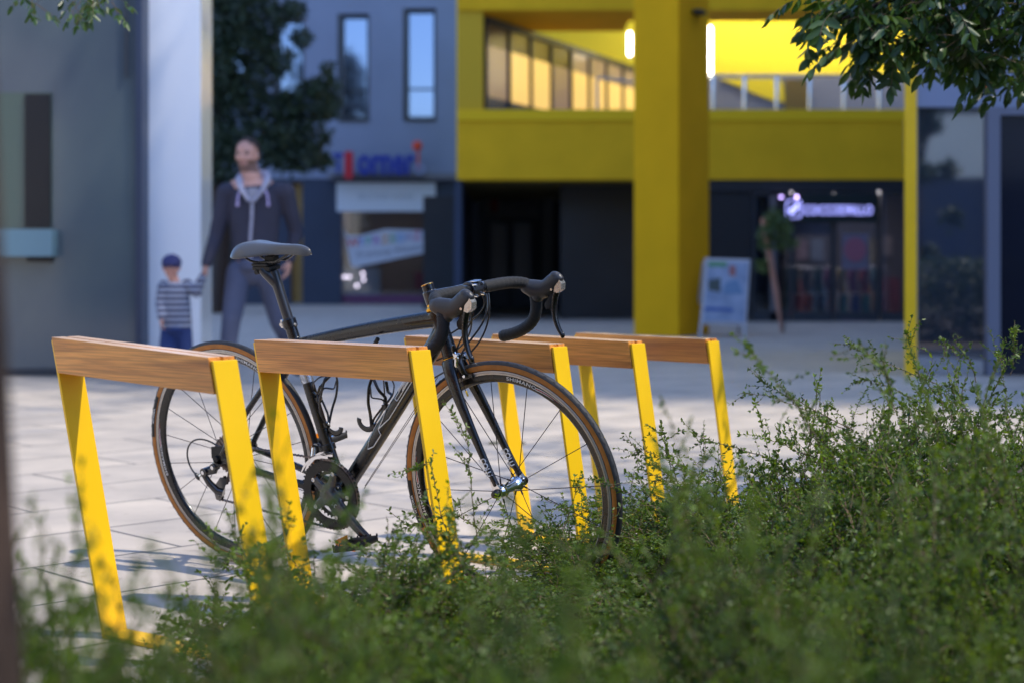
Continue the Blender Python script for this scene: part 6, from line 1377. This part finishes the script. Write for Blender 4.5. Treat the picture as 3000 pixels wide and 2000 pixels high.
mr = n.new("ShaderNodeMapRange"); mr.inputs[1].default_value = -1; l.new(sn.outputs[0], mr.inputs[0]); l.new(mr.outputs[0], cr_.inputs[0]); l.new(cr_.outputs[0], n["Principled BSDF"].inputs["Base Color"]); n["Principled BSDF"].inputs["Roughness"].default_value = .9
shL, shR = pc_(478, 838) - o_, pc_(548, 836) - o_; wr2 = pc_(596, 808, -.02) - o_; el2 = pc_(578, 858, -.03) - o_; el3 = pc_(472, 890, -.03) - o_; wr3 = pc_(482, 935, -.10) - o_
fL, fR = Vector((-.06, -.06, .05)), Vector((.07, .05, .05)); hpL, hpR = Vector((-.05, 0, .42)), Vector((.05, 0, .42)); kL, kR = Vector((-.06, -.05, .24)), Vector((.065, -.01, .24))
m = MB(); head(m, hc2, hs2, R(8)); rc(m, hc2 + Vector((0, .01, -.05)), Vector((-.01, .0, .76)), .035, .040); m.ell((-.005, 0, .62), (.09, .065, .14)); m.ell((0, 0, .45), (.085, .065, .09))
rc(m, shL, el3, .027, .023); rc(m, el3, wr3, .023, .018); rc(m, shR, el2, .027, .023); rc(m, el2, wr2, .023, .018)
for a_, b_, c_ in ((hpL, kL, fL), (hpR, kR, fR)): rc(m, a_, b_, .045, .034); rc(m, b_, c_, .034, .024)
hand(m, wr2, Vector((.25, 0, 1)), (1, 0, 0), .10, .6, 1); hand(m, wr3, Vector((.1, -.4, -1)), (1, 0, 0), .10, .5, 1)
remeshed(m, "body", [mat("child_skin", (.50, .25, .19), .5), M_LIP, M_EYE], ch, .0055, 3, face_mat(hc2, hs2, R(8)))
m = MB(); m.sweep([(-.004, 0, z) for z in (.425, .46, .58, .70, .745, .77)], [(.118, .085), (.120, .088), (.112, .082), (.100, .075), (.085, .062), (.05, .045)], 24, up=(0, 1, 0))
rc(m, shL, el3, .044, .038); rc(m, el3, wr3 + (el3 - wr3) * .1, .038, .030); rc(m, shR, el2, .046, .040); rc(m, el2, wr2 + (el2 - wr2) * .1, .040, .030)
remeshed(m, "striped_top", [M_STR], ch, .007, 4)
m = MB(); rc(m, (0, 0, .44), (0, 0, .40), (.105, .08), (.11, .085))
for a_, b_ in ((hpL, kL), (hpR, kR)): rc(m, a_, b_ + Vector((0, 0, .03)), .066, .062)
remeshed(m, "shorts", [mat("blue_shorts", (.012, .030, .12), .85)], ch, .007, 4)
m = MB(); hh = Vector(hc2); m.ell(hh + Vector((0, .008, .030)), (.074, .086, .066), 24, 14); m.ell(hh + Vector((0, -.062, .022)), (.062, .055, .010), 20, 8)
remeshed(m, "cap", [mat("blue_cap", (.035, .04, .14), .85, var=.5, vscale=90)], ch, .005, 3)
for f_ in (fL, fR): m = MB(); m.ell((f_.x, f_.y - .03, .03), (.033, .075, .03), 16, 8); m.build("shoe", M_SHOE, ch)
